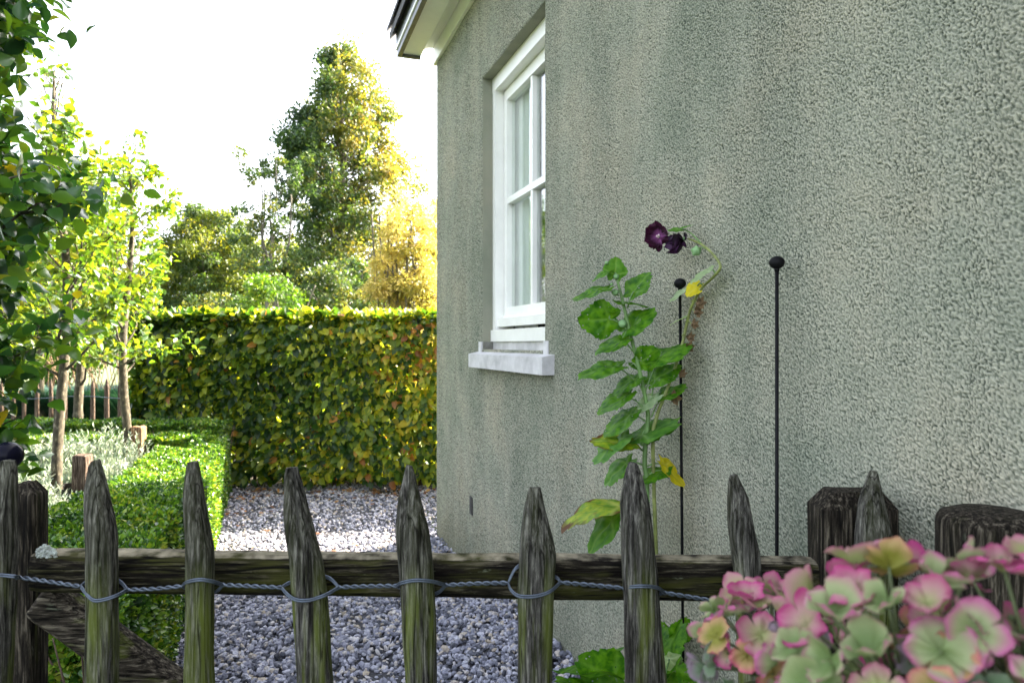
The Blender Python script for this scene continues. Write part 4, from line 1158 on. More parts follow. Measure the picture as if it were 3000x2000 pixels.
# ------------------------------------------------------------------ pear trees
def pear_tree(name, label, x, y, h, seed, rad, nleaf, tr, mat, leaf=(0.05, 0.08), first=0.95, lean=0.0, yel=0.05, bare_top=0.0, nlimb=26, tap=0.72, jit=0.032):
    rs = random.Random(seed)
    gz = ground(0, y)
    t = thing(name, label, "tree", (x, y, gz), group=None)
    tb = MB()
    pts = []; rad_l = []
    for k in range(15):
        f = k / 14
        pts.append(Vector((x + lean * f * h + 0.025 * math.sin(f * 9 + seed), y + 0.025 * math.cos(f * 7 + seed), gz - .05 + f * h)))
        rad_l.append(tr * (1.25 - .25 * min(1, f * 8)) * (1 - 0.3 * f - 0.6 * f ** 3) + 0.003)
    cpts = smooth_curve(pts, 5); crad = np.interp(np.linspace(0, 1, len(cpts)), np.linspace(0, 1, 15), rad_l)
    crad = [r * (1 + 0.09 * nz(i * 0.7, seed) + (0.14 if rs.random() < 0.06 else 0)) for i, r in enumerate(crad)]
    tb.tube(cpts, crad, 14)
    spots = []
    def tpos(z):
        f = min(1, max(0, (z - gz + .05) / h)); i = f * 14; a = int(min(13, i)); return pts[a].lerp(pts[a + 1], i - a)
    ga = rs.random() * 6
    for k in range(nlimb):
        f = (k + rs.random() * .8) / nlimb
        z0 = gz + first + (h - first - 0.1) * f
        ga += 2.4 + rs.uniform(-.4, .4)
        L = rad * (1.15 - tap * f) * rs.uniform(.72, 1.06)
        el = R(rs.uniform(12, 45) + 22 * f)
        p = tpos(z0); d = Vector((math.cos(ga) * math.cos(el), math.sin(ga) * math.cos(el), math.sin(el)))
        lp = [p.copy()]
        n = 7
        for j in range(n):
            d = (d + Vector((rs.uniform(-.28, .28), rs.uniform(-.28, .28), rs.uniform(-.12, .28)))).normalized()
            p = p + d * L / n; lp.append(p.copy())
        r0 = 0.011 * (1.2 - .7 * f) * (tr / .04)
        tb.tube(lp, list(np.linspace(r0, 0.0022, n + 1)), 6)
        bare = f > 1 - bare_top
        for j in range(3, n + 1): spots.append((lp[j], d.copy(), 0.25 if bare else 1))
        for q in range(rs.randint(4, 7)):
            j = rs.randint(1, n); s = lp[j]
            td = (d * .5 + Vector((rs.uniform(-1, 1), rs.uniform(-1, 1), rs.uniform(-.3, .9)))).normalized()
            l2 = L * rs.uniform(.2, .42)
            m1 = s + td * l2 * .5 + Vector((0, 0, rs.uniform(-.02, .03))); e = s + td * l2 + Vector((0, 0, rs.uniform(-.03, .06)))
            tb.tube([s, m1, e], [r0 * .45, r0 * .3, .0013], 5)
            spots += [(m1, td, .25 if bare else 1), (e, td, .25 if bare else 1), (s.lerp(m1, .5), td, .2 if bare else .8)]
    trk = tb.build("trunk", M['bark'], t)
    wts = np.array([s[2] * min(1, math.hypot(s[0].x - tpos(s[0].z).x, s[0].y - tpos(s[0].z).y) / .26) ** 1.4 for s in spots]); wts = wts / wts.sum()
    ii = RNG.choice(len(spots), nleaf, p=wts)
    base = np.array([tuple(s[0]) for s in spots])[ii] + RNG.normal(size=(nleaf, 3)) * jit
    dirs = np.array([tuple(s[1]) for s in spots])[ii]
    ax = dirs * .5 + rvec(nleaf) * 0.9 + np.array([0, 0, -.35])
    nr = rvec(nleaf) * .8 + np.array([0, 0, .8])
    l = leaf[0] + (leaf[1] - leaf[0]) * RNG.random(nleaf)
    r = np.clip(RNG.random(nleaf) * .9, 0, .9)
    ye = RNG.random(nleaf) < yel; r[ye] = 0.93 + .07 * RNG.random(ye.sum())
    V, F, rr = leaves(base, ax, nr, l, l * (0.6 + .12 * RNG.random(nleaf)), LEAF_R if leaf[1] > 0.07 else LEAF7, r)
    np_mesh("crown", V, F, mat, t, rr)
    return t
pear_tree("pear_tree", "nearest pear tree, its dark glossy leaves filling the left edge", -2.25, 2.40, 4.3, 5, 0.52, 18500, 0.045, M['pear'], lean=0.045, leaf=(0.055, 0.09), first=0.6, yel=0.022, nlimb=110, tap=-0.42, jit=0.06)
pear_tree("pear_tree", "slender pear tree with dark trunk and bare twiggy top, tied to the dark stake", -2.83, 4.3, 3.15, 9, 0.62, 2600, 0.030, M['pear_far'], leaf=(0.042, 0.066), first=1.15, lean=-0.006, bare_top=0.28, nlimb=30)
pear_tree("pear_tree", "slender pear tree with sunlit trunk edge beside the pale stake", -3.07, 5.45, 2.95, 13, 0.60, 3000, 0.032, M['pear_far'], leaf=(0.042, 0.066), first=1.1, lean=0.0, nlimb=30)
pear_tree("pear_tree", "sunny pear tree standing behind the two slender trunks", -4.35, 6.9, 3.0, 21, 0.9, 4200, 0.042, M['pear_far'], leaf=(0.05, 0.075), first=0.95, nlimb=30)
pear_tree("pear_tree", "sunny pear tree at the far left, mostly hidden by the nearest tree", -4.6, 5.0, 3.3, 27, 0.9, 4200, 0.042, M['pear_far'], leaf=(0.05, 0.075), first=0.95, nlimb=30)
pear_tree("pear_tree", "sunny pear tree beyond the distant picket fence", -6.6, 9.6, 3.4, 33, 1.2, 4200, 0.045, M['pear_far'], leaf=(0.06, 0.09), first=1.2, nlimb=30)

def tree_stake(label, px0, px1, pt, Y, mat, strap_to, strap_z, sr):
    a, b = P(px0, pt, Y), P(px1, pt, Y)
    t = thing("tree_stake", label, "stake", ((a.x+b.x)/2, Y, ground(0, Y)))
    vs, fs = post_mesh(a.x, b.x, Y, Y + (b.x - a.x), ground(0, Y) - .1, a.z, 0.008, px0 * .1)
    MB().add(vs, fs).build("shaft", mat, t, sharp=40)
    # rubber tie: a flat loop round stake and trunk
    sx, sy = strap_to; m = MB(); cx, cy = (a.x+b.x)/2, Y + (b.x-a.x)/2
    ring = []
    hw = (b.x - a.x) / 2 + .006
    d = Vector((sx - cx, sy - cy, 0)); L = d.length; d.normalize(); nrm_ = Vector((-d.y, d.x, 0))
    for k in range(13): 
        an = math.pi / 2 + math.pi * k / 12
        ring.append(Vector((cx, cy, 0)) + d * math.cos(an) * hw * 1.3 + nrm_ * math.sin(an) * hw * 1.3)
    for k in range(13):
        an = -math.pi / 2 + math.pi * k / 12
        ring.append(Vector((sx, sy, 0)) + d * math.cos(an) * (sr + .006) + nrm_ * math.sin(an) * (sr + .006))
    n = len(ring)
    for th in (0, .004):
        pass
    c0 = sum(ring, Vector()) / n
    vs = []
    for i, p in enumerate(ring):
        sag = -0.02 * math.sin(math.pi * ((p - ring[0]).length / max(L, .01)))
        o_ = (p - c0).normalized() * .005
        for (dz, out) in ((-.028, 0), (.028, 0), (.028, 1), (-.028, 1)):
            vs.append(p + o_ * out + Vector((0, 0, strap_z + dz + sag)))
    fs = []
    for i in range(n):
        j = (i + 1) % n
        for q in range(4): fs.append((i*4+q, i*4+(q+1) % 4, j*4+(q+1) % 4, j*4+q))
    m.add(vs, fs); m.build("tie", M['rubber'], t, sharp=40)
tree_stake("dark weathered tree stake with black rubber tie next to the darker trunk", 207, 250, 1334, 4.22, M['stake_dark'], (-2.80, 4.3), 0.47, 0.043)
tree_stake("short pale new tree stake beside the sunlit trunk", 381, 414, 1250, 5.42, M['stake_light'], (-3.06, 5.45), 0.42, 0.044)

# ------------------------------------------------------------------ lavender, reeds
def lavender(x, y, r, h, i):
    gz = ground(0, y)
    t = thing("lavender", "silvery lavender bush in the bed between pear trunks and box hedge", "shrub", (x, y, gz), group="lavender bushes in the bed")
    ns = 400; parts = []; sb = MB(); rs = random.Random(i)
    for k in range(ns):
        a = rs.random() * 6.283; q = math.sqrt(rs.random())
        ba = Vector((x + math.cos(a) * r * q * .55, y + math.sin(a) * r * q * .55, gz + .02))
        tp = Vector((x + math.cos(a) * r * q * 1.05, y + math.sin(a) * r * q * 1.05, gz + h * (1.05 - .45 * q * q) * rs.uniform(.8, 1.12)))
        mid = ba.lerp(tp, .5) + Vector((math.cos(a), math.sin(a), 0)) * .03
        sb.tube([ba, mid, tp], [.0025, .002, .001], 3, cap=False)
        m = 20
        f = np.linspace(.35, 1, m)[:, None]
        b0, b1, b2 = np.array(ba), np.array(mid), np.array(tp)
        pos = (1-f)**2 * b0 + 2*f*(1-f) * b1 + f**2 * b2
        d = norm(np.tile(b2 - b0, (m, 1))); ax = d * .9 + rvec(m) * .75
        parts.append(leaves(pos, ax, rvec(m), .026 + .026 * RNG.random(m), np.full(m, .0085), LEAF4, np.clip(RNG.random(m) * .7 + .3 * f[:, 0], 0, 1)))
    V, F, rr = merge(parts)
    np_mesh("foliage", V, F, M['lavender'], t, rr)
    sb.build("stems", M['hstem'], t)
for i, (px, Y, r, h) in enumerate([(95, 4.75, .36, .66), (300, 5.1, .40, .70), (190, 5.0, .32, .66), (40, 4.1, .30, .60), (315, 4.62, .26, .56), (110, 3.75, .26, .50), (150, 3.3, .22, .44), (225, 4.6, .22, .54), (10, 5.1, .36, .66)]):
    lavender(P(px, 0, Y).x, Y, r, h, i)

def reeds(px, Y, h, seed, label):
    x = P(px, 0, Y).x
    t = thing("reed_clump", label, "ornamental grass", (x, Y, 0), group="reed clumps behind the distant fence")
    n = 2400; rs = np.random.default_rng(seed)
    a = rs.random(n) * 6.283; q = rs.random(n) ** .6
    base = np.array([x + np.cos(a) * q * .35, Y + np.sin(a) * q * .3, np.zeros(n)]).T
    out = np.array([np.cos(a), np.sin(a), np.zeros(n)]).T
    hh = h * (.7 + .4 * rs.random(n)); sp = .25 + .55 * q
    Vs = []; K = 7
    for k in range(K):
        f = k / (K - 1)
        c = base + out * (sp * f ** 2.0)[:, None] * .9 + np.array([0, 0, 1.0]) * (hh * (f - .28 * f ** 3 * 1.2))[:, None]
        wd = .011 * (1 - f ** 2.5) + .0008
        sd = np.array([-np.sin(a), np.cos(a), np.zeros(n)]).T * wd
        Vs += [c - sd, c + sd]
    V = np.stack(Vs, 1).reshape(-1, 3)
    F = np.concatenate([(np.arange(n) * 2 * K)[:, None] + np.array([[2*k, 2*k+1, 2*k+3, 2*k+2]]) for k in range(K - 1)])
    np_mesh("blades", V, F, M['reed'], t, np.repeat(rs.random(n), 2 * K))
    sb = MB(); rr = random.Random(seed)
    for k in range(26):
        an = rr.random() * 6.28; tp = Vector((x + math.cos(an) * .5, Y + math.sin(an) * .4, h * rr.uniform(.95, 1.15)))
        sb.tube([(x + math.cos(an) * .15, Y + math.sin(an) * .1, 0), (x + math.cos(an) * .3, Y + math.sin(an) * .25, h * .6), tp, tp + Vector((math.cos(an) * .08, 0, .06))], [.004, .003, .006, .002], 5)
    sb.build("plumes", M['pod'], t)
reeds(255, 9.9, 1.12, 3, "blue green arching reed clump behind the distant fence")
reeds(130, 10.1, 1.05, 4, "blue green arching reed clump behind the distant fence")
reeds(360, 9.9, 1.10, 5, "blue green arching reed clump behind the distant fence")

# ------------------------------------------------------------------ trees beyond the hedge
def big_tree(name, label, px, Y, top_py, prof, width, nclump, per, leaf, mat, seed, bark='bark2', trunks=1, trunk_r=0.12, base_frac=0.1, clump_r=0.3, sparse_top=True, group=None, narrow=False, depth=0.8, sunlit_side_tone=0.0, sprigs=0):
    """prof: list of (height fraction, left half-width, right half-width) in units of width"""
    rs = np.random.default_rng(seed); r2 = random.Random(seed)
    x = P(px, 0, Y).x; h = EYE - (top_py - 1008) / 2000 * Y
    t = thing(name, label, "tree", (x, Y, 0), group=group)
    pf = np.array(prof)
    tb = MB(); clumps = []
    for k in range(nclump):
        f = base_frac + (.95 - base_frac) * rs.random() ** 0.95
        l = np.interp(f, pf[:, 0], pf[:, 1]) * width; r = np.interp(f, pf[:, 0], pf[:, 2]) * width
        u = rs.uniform(-1, 1); v = rs.uniform(-1, 1)
        if u * u + v * v > 1: u *= .7; v *= .7
        cx = x + (u * r if u > 0 else u * l); cy = Y + v * depth * max(l, r)
        clumps.append((cx, cy, f * h, f))
    for j in range(trunks):
        a = r2.uniform(-.5, .5) if trunks > 1 else 0
        pts = [(x + a * .3, Y + r2.uniform(-.1, .1) * (trunks > 1), -.1)]
        for k in range(1, 9):
            f = k / 8; pts.append((x + a * (.3 + 1.2 * f) + r2.uniform(-.06, .06), Y + r2.uniform(-.08, .08), f * h * (.97 if trunks == 1 else r2.uniform(.8, .95))))
        if trunks > 1: pts = sorted(pts, key=lambda q: q[2])
        tb.tube(smooth_curve(pts, 4), list(np.linspace(trunk_r, .012, 33)), 8)
    for (cx, cy, cz, f) in clumps[::2]:
        z0 = max(0.3, cz - (.25 + .35 * rs.random()) * math.hypot(cx - x, cy - Y) - .2)
        m = Vector(((x * .55 + cx * .45), (Y * .55 + cy * .45), (z0 * .5 + cz * .5) + .05))
        tb.tube([(x, Y, z0), m, (cx, cy, cz)], [trunk_r * .3 * (1.1 - f), trunk_r * .18 * (1.1 - f) + .004, .004], 5)
    C = np.array([c[:3] for c in clumps]); fr = np.array([c[3] for c in clumps])
    n = nclump * per
    ci = np.repeat(np.arange(nclump), per)
    if sparse_top:      # the upper shoots carry fewer leaves
        keep = rs.random(n) > np.clip((fr[ci] - .68) * 2.2, 0, .62)
        ci = ci[keep]; n = len(ci)
    cr = clump_r * (1.15 - .6 * fr[ci]) * (.6 + .8 * rs.random(nclump))[ci]
    d = rs.normal(size=(n, 3)); d /= np.linalg.norm(d, axis=1, keepdims=True)
    rad = rs.random(n) ** .5
    pos = C[ci] + d * (cr * rad)[:, None] * np.array([1.15, 1.0, .8])
    ax = d * .6 + rvec(n) * .8 + np.array([0, 0, -.3])
    nr = d * .3 + rvec(n) * .8 + np.array([0, 0, .6])
    l = leaf * (.7 + .6 * rs.random(n))
    tone = (rs.random(nclump) * .55)[ci] + rs.random(n) * .35
    if sunlit_side_tone: tone = tone + sunlit_side_tone * np.clip((pos[:, 0] - x) / width, -.6, 1)  # leaves go golden to the right: sun on that side put into the tone
    parts = [leaves(pos, ax, nr, l, l * (.28 if narrow else .62), LEAF4, np.clip(tone, 0, 1))]
    # loose sprigs standing out of the outline
    sp = tb
    for k in range(sprigs):
        c = clumps[int(rs.integers(nclump))]
        if c[3] < .45: c = max((clumps[int(rs.integers(nclump))] for _ in range(4)), key=lambda q: q[3])
        d0 = np.array([rs.uniform(-.8, .8), rs.uniform(-.5, .5), rs.uniform(.3, 1.1)]); d0 /= np.linalg.norm(d0)
        Ls = clump_r * rs.uniform(1.2, 2.6); m_ = 34
        q_ = np.array(c[:3])
        sp.tube([tuple(q_), tuple(q_ + d0 * Ls * .5 + rs.normal(size=3) * .03), tuple(q_ + d0 * Ls)], [.008, .005, .002], 4)
        f_ = rs.uniform(.3, 1.05, m_)[:, None]
        p_ = q_ + d0 * Ls * f_ + rs.normal(size=(m_, 3)) * .05
        parts.append(leaves(p_, d0 + rvec(m_), rvec(m_), leaf * (.6 + .5 * rs.random(m_)), leaf * (.2 if narrow else .45) * np.ones(m_), LEAF4, np.clip(.4 + .6 * rs.random(m_), 0, 1)))
    tb.build("trunk", M[bark], t)
    V, F, rr = merge(parts)
    np_mesh("crown", V, F, mat, t, rr)
    return t

big_tree("ivy_clad_tree", "tall tapering dark tree with sunlight painted gold on its right side, tallest beyond the hedge", 1000, 16, 95,
         [(0, 1.0, 1.1), (.22, 1.0, 1.25), (.35, .85, 1.3), (.5, .62, 1.3), (.6, .85, 1.25), (.7, .98, 1.05), (.76, .8, .75), (.80, .42, .95), (.86, .2, 1.0), (.91, .42, .3), (.95, .26, .16), (1, .06, .08)], 1.5, 430, 150, .088, M['dark_tree'], 41, clump_r=.36, trunk_r=.16, sunlit_side_tone=.42, sprigs=34)
big_tree("leafy_tree", "rounded olive green tree at the left end of the hedge", 600, 19, 590,
         [(0, .9, 1.0), (.3, 1.0, 1.1), (.5, .85, 1.1), (.7, .6, 1.0), (.85, .32, .75), (.95, .15, .4), (1, .1, .2)], 1.95, 430, 150, .085, M['olive_tree'], 43, clump_r=.38, trunk_r=.10, trunks=3, sprigs=14)
big_tree("slender_tree", "sparse tree of several thin pale stems between the dark and the rounded tree", 800, 14, 415,
         [(0, .2, .2), (.45, .5, .4), (.6, .8, .4), (.75, 1.0, .7), (.88, 1.0, .8), (1, .6, .6)], 1.15, 80, 90, .07, M['dark_tree'], 47, sparse_top=False, clump_r=.2, base_frac=.5, trunks=5, trunk_r=.045)
big_tree("golden_shrub", "tall golden willowy shrub against the house corner", 1185, 9.6, 575,
         [(0, .9, .9), (.3, 1, 1.0), (.6, .85, 1.0), (.85, .6, .9), (1, .2, .5)], .62, 210, 100, .080, M['gold_tree'], 53, clump_r=.17, trunks=9, trunk_r=.018, narrow=True, sprigs=20)
big_tree("golden_shrub", "second golden willowy shrub half hidden by the house corner", 1330, 10.4, 530,
         [(0, .8, .9), (.3, .95, 1.0), (.6, .85, 1.0), (.85, .6, .9), (1, .3, .5)], .7, 180, 90, .08, M['gold_tree'], 57, clump_r=.2, trunks=7, trunk_r=.018, narrow=True, sprigs=16)
big_tree("leafy_shrub", "bright green shrub below the slender pale stems", 800, 11.5, 790,
         [(0, .8, .8), (.5, 1, 1), (.8, .8, .8), (1, .3, .3)], .85, 130, 100, .065, M['green_shrub'], 59, clump_r=.22, trunks=4, trunk_r=.02)
big_tree("leafy_shrub", "dark green shrub just over the hedge at the foot of the rounded tree", 640, 12.5, 850,
         [(0, .8, .8), (.5, 1, 1), (.8, .9, .9), (1, .4, .4)], .9, 90, 110, .06, M['dark_tree'], 61, clump_r=.22, trunks=4, trunk_r=.02)
big_tree("leafy_shrub", "dark shrub filling the foot of the tall tapering tree", 1010, 12.5, 740,
         [(0, .8, .8), (.5, 1, 1), (.8, .8, .9), (1, .3, .4)], 1.0, 160, 120, .07, M['dark_tree'], 67, clump_r=.24, trunks=4, trunk_r=.02)
big_tree("leafy_tree", "pale yellow green tree far behind the pear trees at left", 150, 17, 430,
         [(0, .5, .5), (.4, 1, 1), (.7, .9, .9), (1, .3, .3)], 2.0, 260, 120, .085, M['green_shrub'], 71, clump_r=.4, trunk_r=.1)
big_tree("leafy_tree", "yellow green tree further back over the middle of the hedge", 770, 24, 670,
         [(0, .8, .8), (.5, 1, 1), (.8, .8, .8), (1, .3, .3)], 2.6, 240, 120, .10, M['mid_tree'], 73, clump_r=.5, trunk_r=.1)

def far_house():
    Y = 60; a, b = P(402, 868, Y), P(505, 868, Y); zt = P(402, 797, Y).z
    t = thing("flat_roofed_house", "small pale flat roofed house in the distance at the hedge's left end", "house", ((a.x+b.x)/2, Y, 0))
    w_ = MB(); w_.box(a.x, b.x + 3, Y, Y + 7, -.2, zt - .35)
    w_.build("wall", M['far_wall'], t, smooth=False)
    r_ = MB(); r_.box(a.x - .15, b.x + 3.15, Y - .15, Y + 7.15, zt - .35, zt); r_.build("roof", M['far_trim'], t, smooth=False)
    for k in range(3):
        for zz in (1.0, 4.0):
            x0 = a.x + .7 + k * 1.9
            f = MB(); f.box(x0, x0 + 1.1, Y - .03, Y + .05, zz, zz + 1.4); wd = f.build("window", M['far_trim'], t, smooth=False)
            g = MB(); g.box(x0 + .08, x0 + 1.02, Y - .045, Y - .02, zz + .08, zz + 1.32); g.build("pane", M['ventplastic'], wd, smooth=False)
far_house()

# ------------------------------------------------------------------ hollyhock
def broad_leaf(name, base, tip, wpx, mat, parent, Y=1.92, lobes=5, seed=0, curl=0.12, fold=0.10, facing=(0, -1, 0.55), dy=0.0, ratio=None, label=None, reflex=0.0):
    """a rounded, shallowly lobed, toothed leaf from stalk point to tip (photo pixels); wpx = width seen"""
    rs = random.Random(seed * 7 + 3)
    b = P(base[0], base[1], Y) if len(base) == 2 else Vector(base)
    e = P(tip[0], tip[1], Y + dy)
    ax = e - b; L = ax.length; ax.normalize()
    Wt = wpx / 2000 * Y                      # seen width
    full = max(Wt * 1.05, L * 1.05)
    n0 = Vector(facing); n0 = (n0 - ax * n0.dot(ax)).normalized()
    s0 = ax.cross(n0).normalized()
    # roll about the axis so that the seen width fits
    view = Vector((0, 1, 0))
    ratio_ = min(1, Wt * 1.0 / full)
    roll = math.acos(max(.15, ratio_)) * (1 if rs.random() < .6 else -1) * .8
    q = Matrix.Rotation(roll, 3, ax)
    n0 = q @ n0; s0 = q @ s0
    if n0.z < -0.2 and roll: 
        q = Matrix.Rotation(-2 * roll, 3, ax); n0 = q @ n0; s0 = q @ s0
    NA, NR = 60, 8
    vs = [b]; tt = [0.0]; vn = [1.0]
    hk = full / (1.14 * L)
    ph = rs.random() * 6
    for i in range(1, NR + 1):
        f = i / NR
        for k in range(NA):
            th = 2 * math.pi * k / NA - math.pi
            ca = math.cos(th)
            r = 0.64 + 0.28 * ca + 0.04 * math.cos(2 * th)
            r += 0.065 * math.cos(lobes * th) * (1 if abs(th) < 2.6 else 0)
            if abs(th) > 2.75: r *= 0.55 + 0.45 * (math.pi - abs(th)) / .39 * .6
            r *= 1 + (0.03 * math.sin(k * 2.1 + ph) + 0.022 * (1 if k % 2 else -1)) * (f ** 3)
            u = math.sin(th) * r * f * hk * 1.02; v = ca * r * f
            rad = math.hypot(u, v)
            veind = min(abs(((th + .001) / (2 * math.pi / lobes)) % 1), 1 - abs(((th + .001) / (2 * math.pi / lobes)) % 1))
            ve = max(0, 1 - veind * rad * 16) * (1 - .5 * f)
            zz = -curl * rad * rad + fold * abs(u) * (1 - .3 * v) - reflex * max(0, v - .35) ** 2 * 1.6 + 0.085 * nz(u * 3 + seed, v * 3, seed * .7) + 0.03 * nz(u * 8 + seed, v * 8, seed * .3) + 0.015 * math.cos(lobes * th) * f - 0.012 * ve
            vs.append(b + s0 * u * L + ax * v * L + n0 * zz * L)
            tt.append(f); vn.append(ve * .85)
    fs = [(0, 1 + k, 1 + (k + 1) % NA) for k in range(NA)]
    for i in range(NR - 1):
        for k in range(NA):
            a_ = 1 + i * NA + k; c_ = 1 + i * NA + (k + 1) % NA
            fs.append((a_, a_ + NA, c_ + NA, c_))
    mb = MB().add(vs, fs, tt)
    o = mb.build(name, M[mat], parent)
    at = o.data.attributes.new("vein", 'FLOAT', 'POINT'); at.data.foreach_set("value", vn)
    if label: o["label"] = label
    return o

def HY(px):
    return min(1.86, 1.18 / (.3525 + (px - 1500) / 2000) - 0.085)
def PH(px, py, d=0.0):
    return P(px, py, HY(px) + d)
def c4(x, y): return (1600 + x * .574, 600 + y * .574)
def c7(x, y): return (1000 + x * .478, 1250 + y * .478)

def build_hollyhock():
    Y = 1.86; gz = ground(0, Y)
    root = P(1895, 0, Y); 
    t = thing("hollyhock", "tall hollyhock with holed green leaves and dark purple flowers by the wall", "plant", (root.x, Y, gz))
    def stem(pts, rads, mat, ext=None):
        pp = [PH(*c4(*q)) for q in pts]
        if ext: pp = pp + ext
        cc = smooth_curve(pp, 8); rr = np.interp(np.linspace(0, 1, len(cc)), np.linspace(0, 1, len(rads)), rads)
        rr = [r * (1 + .08 * nz(i * .35, rads[0] * 999)) for i, r in enumerate(rr)]
        return MB().tube(cc, rr, 12).build("stem", M[mat], t)
    stem([(352, 345), (370, 410), (395, 510), (430, 660), (470, 820), (500, 950), (520, 1080), (508, 1200), (503, 1330), (515, 1450)], [.003, .0042, .005, .0058, .0064, .0068, .0072], 'hstem', [Vector((root.x, Y, .7)), Vector((root.x + .005, Y, gz - .02))])
    s2 = stem([(725, 172), (790, 200), (840, 240), (880, 290), (887, 325), (850, 372), (795, 425), (742, 520), (715, 620), (690, 730), (640, 880), (600, 985), (562, 1090), (545, 1250)], [.0024, .003, .0034, .0036, .0036, .004, .0043, .0045, .0048, .0052, .0055], 'hstem2', [Vector((root.x + .03, Y + .01, .7)), Vector((root.x + .03, Y + .01, gz - .02))])
    s2["label"] = "bent flowering stem with dry pods"
    def petiole(a, b, r=.0018, mat='hstem', sag=.006, dyb=0.0):
        pa, pb = PH(*a), PH(*b, dyb)
        m = pa.lerp(pb, .5) + Vector((0, 0, sag))
        MB().tube(smooth_curve([pa, m, pb], 6), [r * 1.25] * 5 + [r] * 8, 7).build("leaf_stalk", M[mat], t)
    LV = [  # stalk start (or None), base, tip, width(crop), material, extras
        (None, (350, 355), (362, 268), 100, 'hleaf_light', {}),
        (None, (312, 342), (232, 380), 42, 'hleaf', {}),
        ((372, 465), (287, 430), (135, 472), 85, 'hleaf', {}),
        ((415, 525), (445, 443), (520, 338), 92, 'hleaf', {}),
        ((398, 520), (402, 500), (517, 508), 74, 'hleaf', {'dy': .03}),
        ((420, 655), (425, 625), (548, 528), 118, 'hleaf', {'dy': -.02}),
        ((412, 635), (322, 582), (168, 592), 105, 'hleaf', {}),
        ((322, 582), (330, 545), (372, 542), 24, 'hleaf', {}),
        ((442, 748), (385, 695), (246, 742), 84, 'hleaf', {}),
        ((452, 895), (345, 826), (163, 862), 108, 'hleaf', {}),
        ((470, 800), (486, 798), (577, 738), 84, 'hleaf', {}),
        ((508, 945), (575, 792), (735, 695), 98, 'hleaf', {}),
        ((540, 975), (556, 892), (678, 806), 104, 'hleaf', {}),
        ((502, 975), (455, 890), (338, 950), 72, 'hleaf', {}),
        (None, (398, 690), (372, 662), 34, 'hleaf', {}),
        ((508, 1042), (400, 975), (258, 1050), 84, 'hleaf', {}),
        ((535, 1085), (600, 972), (710, 912), 70, 'hleaf', {}),
        ((525, 1010), (550, 985), (446, 1052), 62, 'hleaf_pale', {'label': 'pale leaf showing its underside'}),
        ((518, 1112), (425, 1072), (288, 1168), 80, 'hleaf', {}),
        ((515, 1150), (490, 1172), (662, 1100), 96, 'hleaf_light', {'dy': -.03}),
        ((512, 1190), (630, 1130), (470, 1200), 84, 'hleaf', {'dy': .03}),
        ((498, 1258), (405, 1212), (228, 1190), 108, 'hleaf_turning', {'label': 'yellowing leaf with brown edge'}),
        ((498, 1258), (390, 1190), (240, 1302), 50, 'hleaf_light', {'dy': -.04}),
        ((500, 1330), (408, 1318), (288, 1416), 64, 'hleaf_light', {}),
        ((510, 1390), (590, 1352), (495, 1408), 62, 'hleaf', {'dy': -.03}),
        ((515, 1332), (607, 1328), (716, 1428), 88, 'hleaf_yellow', {'label': 'bright yellow leaf hanging at the right'}),
        ((865, 350), (828, 332), (735, 392), 34, 'hleaf_pale', {}),
        ((800, 410), (772, 412), (715, 462), 66, 'hleaf_yellow', {'label': 'small yellow leaf on the bent stem'}),
        ((750, 465), (705, 432), (628, 486), 30, 'hleaf_pale', {}),
        ((722, 580), (700, 578), (632, 604), 12, 'hleaf_pale', {}),
        ((790, 195), (690, 120), (745, 95), 26, 'hleaf_light', {}),
        (None, (680, 128), (622, 128), 44, 'hleaf_light', {}),
        ((470, 830), (432, 815), (470, 835), 30, 'hleaf', {}),
    ]
    for i, (st, b, e, wd, mt, ex) in enumerate(LV):
        if st: petiole(c4(*st), c4(*b))
        broad_leaf("leaf", c4(*b), c4(*e), wd * .565, mt, t, Y=min(HY(c4(*b)[0]), HY(c4(*e)[0])), seed=i + 1, **ex)
    # low leaves by the fence
    petiole(c7(1880, 640), c7(1700, 480)); broad_leaf("leaf", c7(1705, 480), c7(1345, 515), 36, 'hleaf_turning', t, Y=Y, seed=51, reflex=.3, label='curled leaf with brown lower edge')
    petiole(c7(1880, 720), c7(1652, 588)); broad_leaf("leaf", c7(1655, 570), c7(1492, 755), 36, 'hleaf_light', t, Y=Y, seed=52)
    # basal leaves: broad, on long stalks from the root
    for i, (b, e, wd, yy, mt) in enumerate([((1680, 1530), (1450, 1440), 130, 1.80, 'hleaf'), ((1655, 1500), (1312, 1462), 70, 1.86, 'hleaf'), ((1640, 1420), (1722, 1340), 30, 1.9, 'hleaf'), ((1560, 1640), (1330, 1520), 90, 1.76, 'hleaf'),
                                         ((1960, 1420), (2075, 1190), 105, 1.86, 'hleaf'), ((1975, 1340), (1960, 1200), 60, 1.92, 'hleaf'), ((2010, 1420), (2080, 1500), 60, 1.8, 'hleaf_pale'), ((1990, 1560), (2080, 1440), 90, 1.84, 'hleaf'), ((2190, 1560), (2060, 1480), 80, 1.74, 'hleaf'), ((1960, 1580), (2020, 1440), 70, 1.9, 'hleaf'), ((1600, 1700), (1420, 1610), 120, 1.7, 'hleaf'), ((1700, 1700), (1600, 1560), 120, 1.82, 'hleaf'),
                                         ((2060, 1290), (2130, 1180), 80, 1.88, 'hleaf')]):
        bp = P(*c7(*b), yy)
        rt = Vector((root.x + .02 * math.sin(i * 3), Y - .02, gz))
        MB().tube(smooth_curve([rt, rt.lerp(bp, .5) + Vector((0, 0, .06)), bp], 7), .0024, 7).build("leaf_stalk", M['hstem'], t)
        broad_leaf("leaf", c7(*b), c7(*e), wd * .478, mt, t, Y=yy, seed=70 + i, facing=(0, -.8, .8))
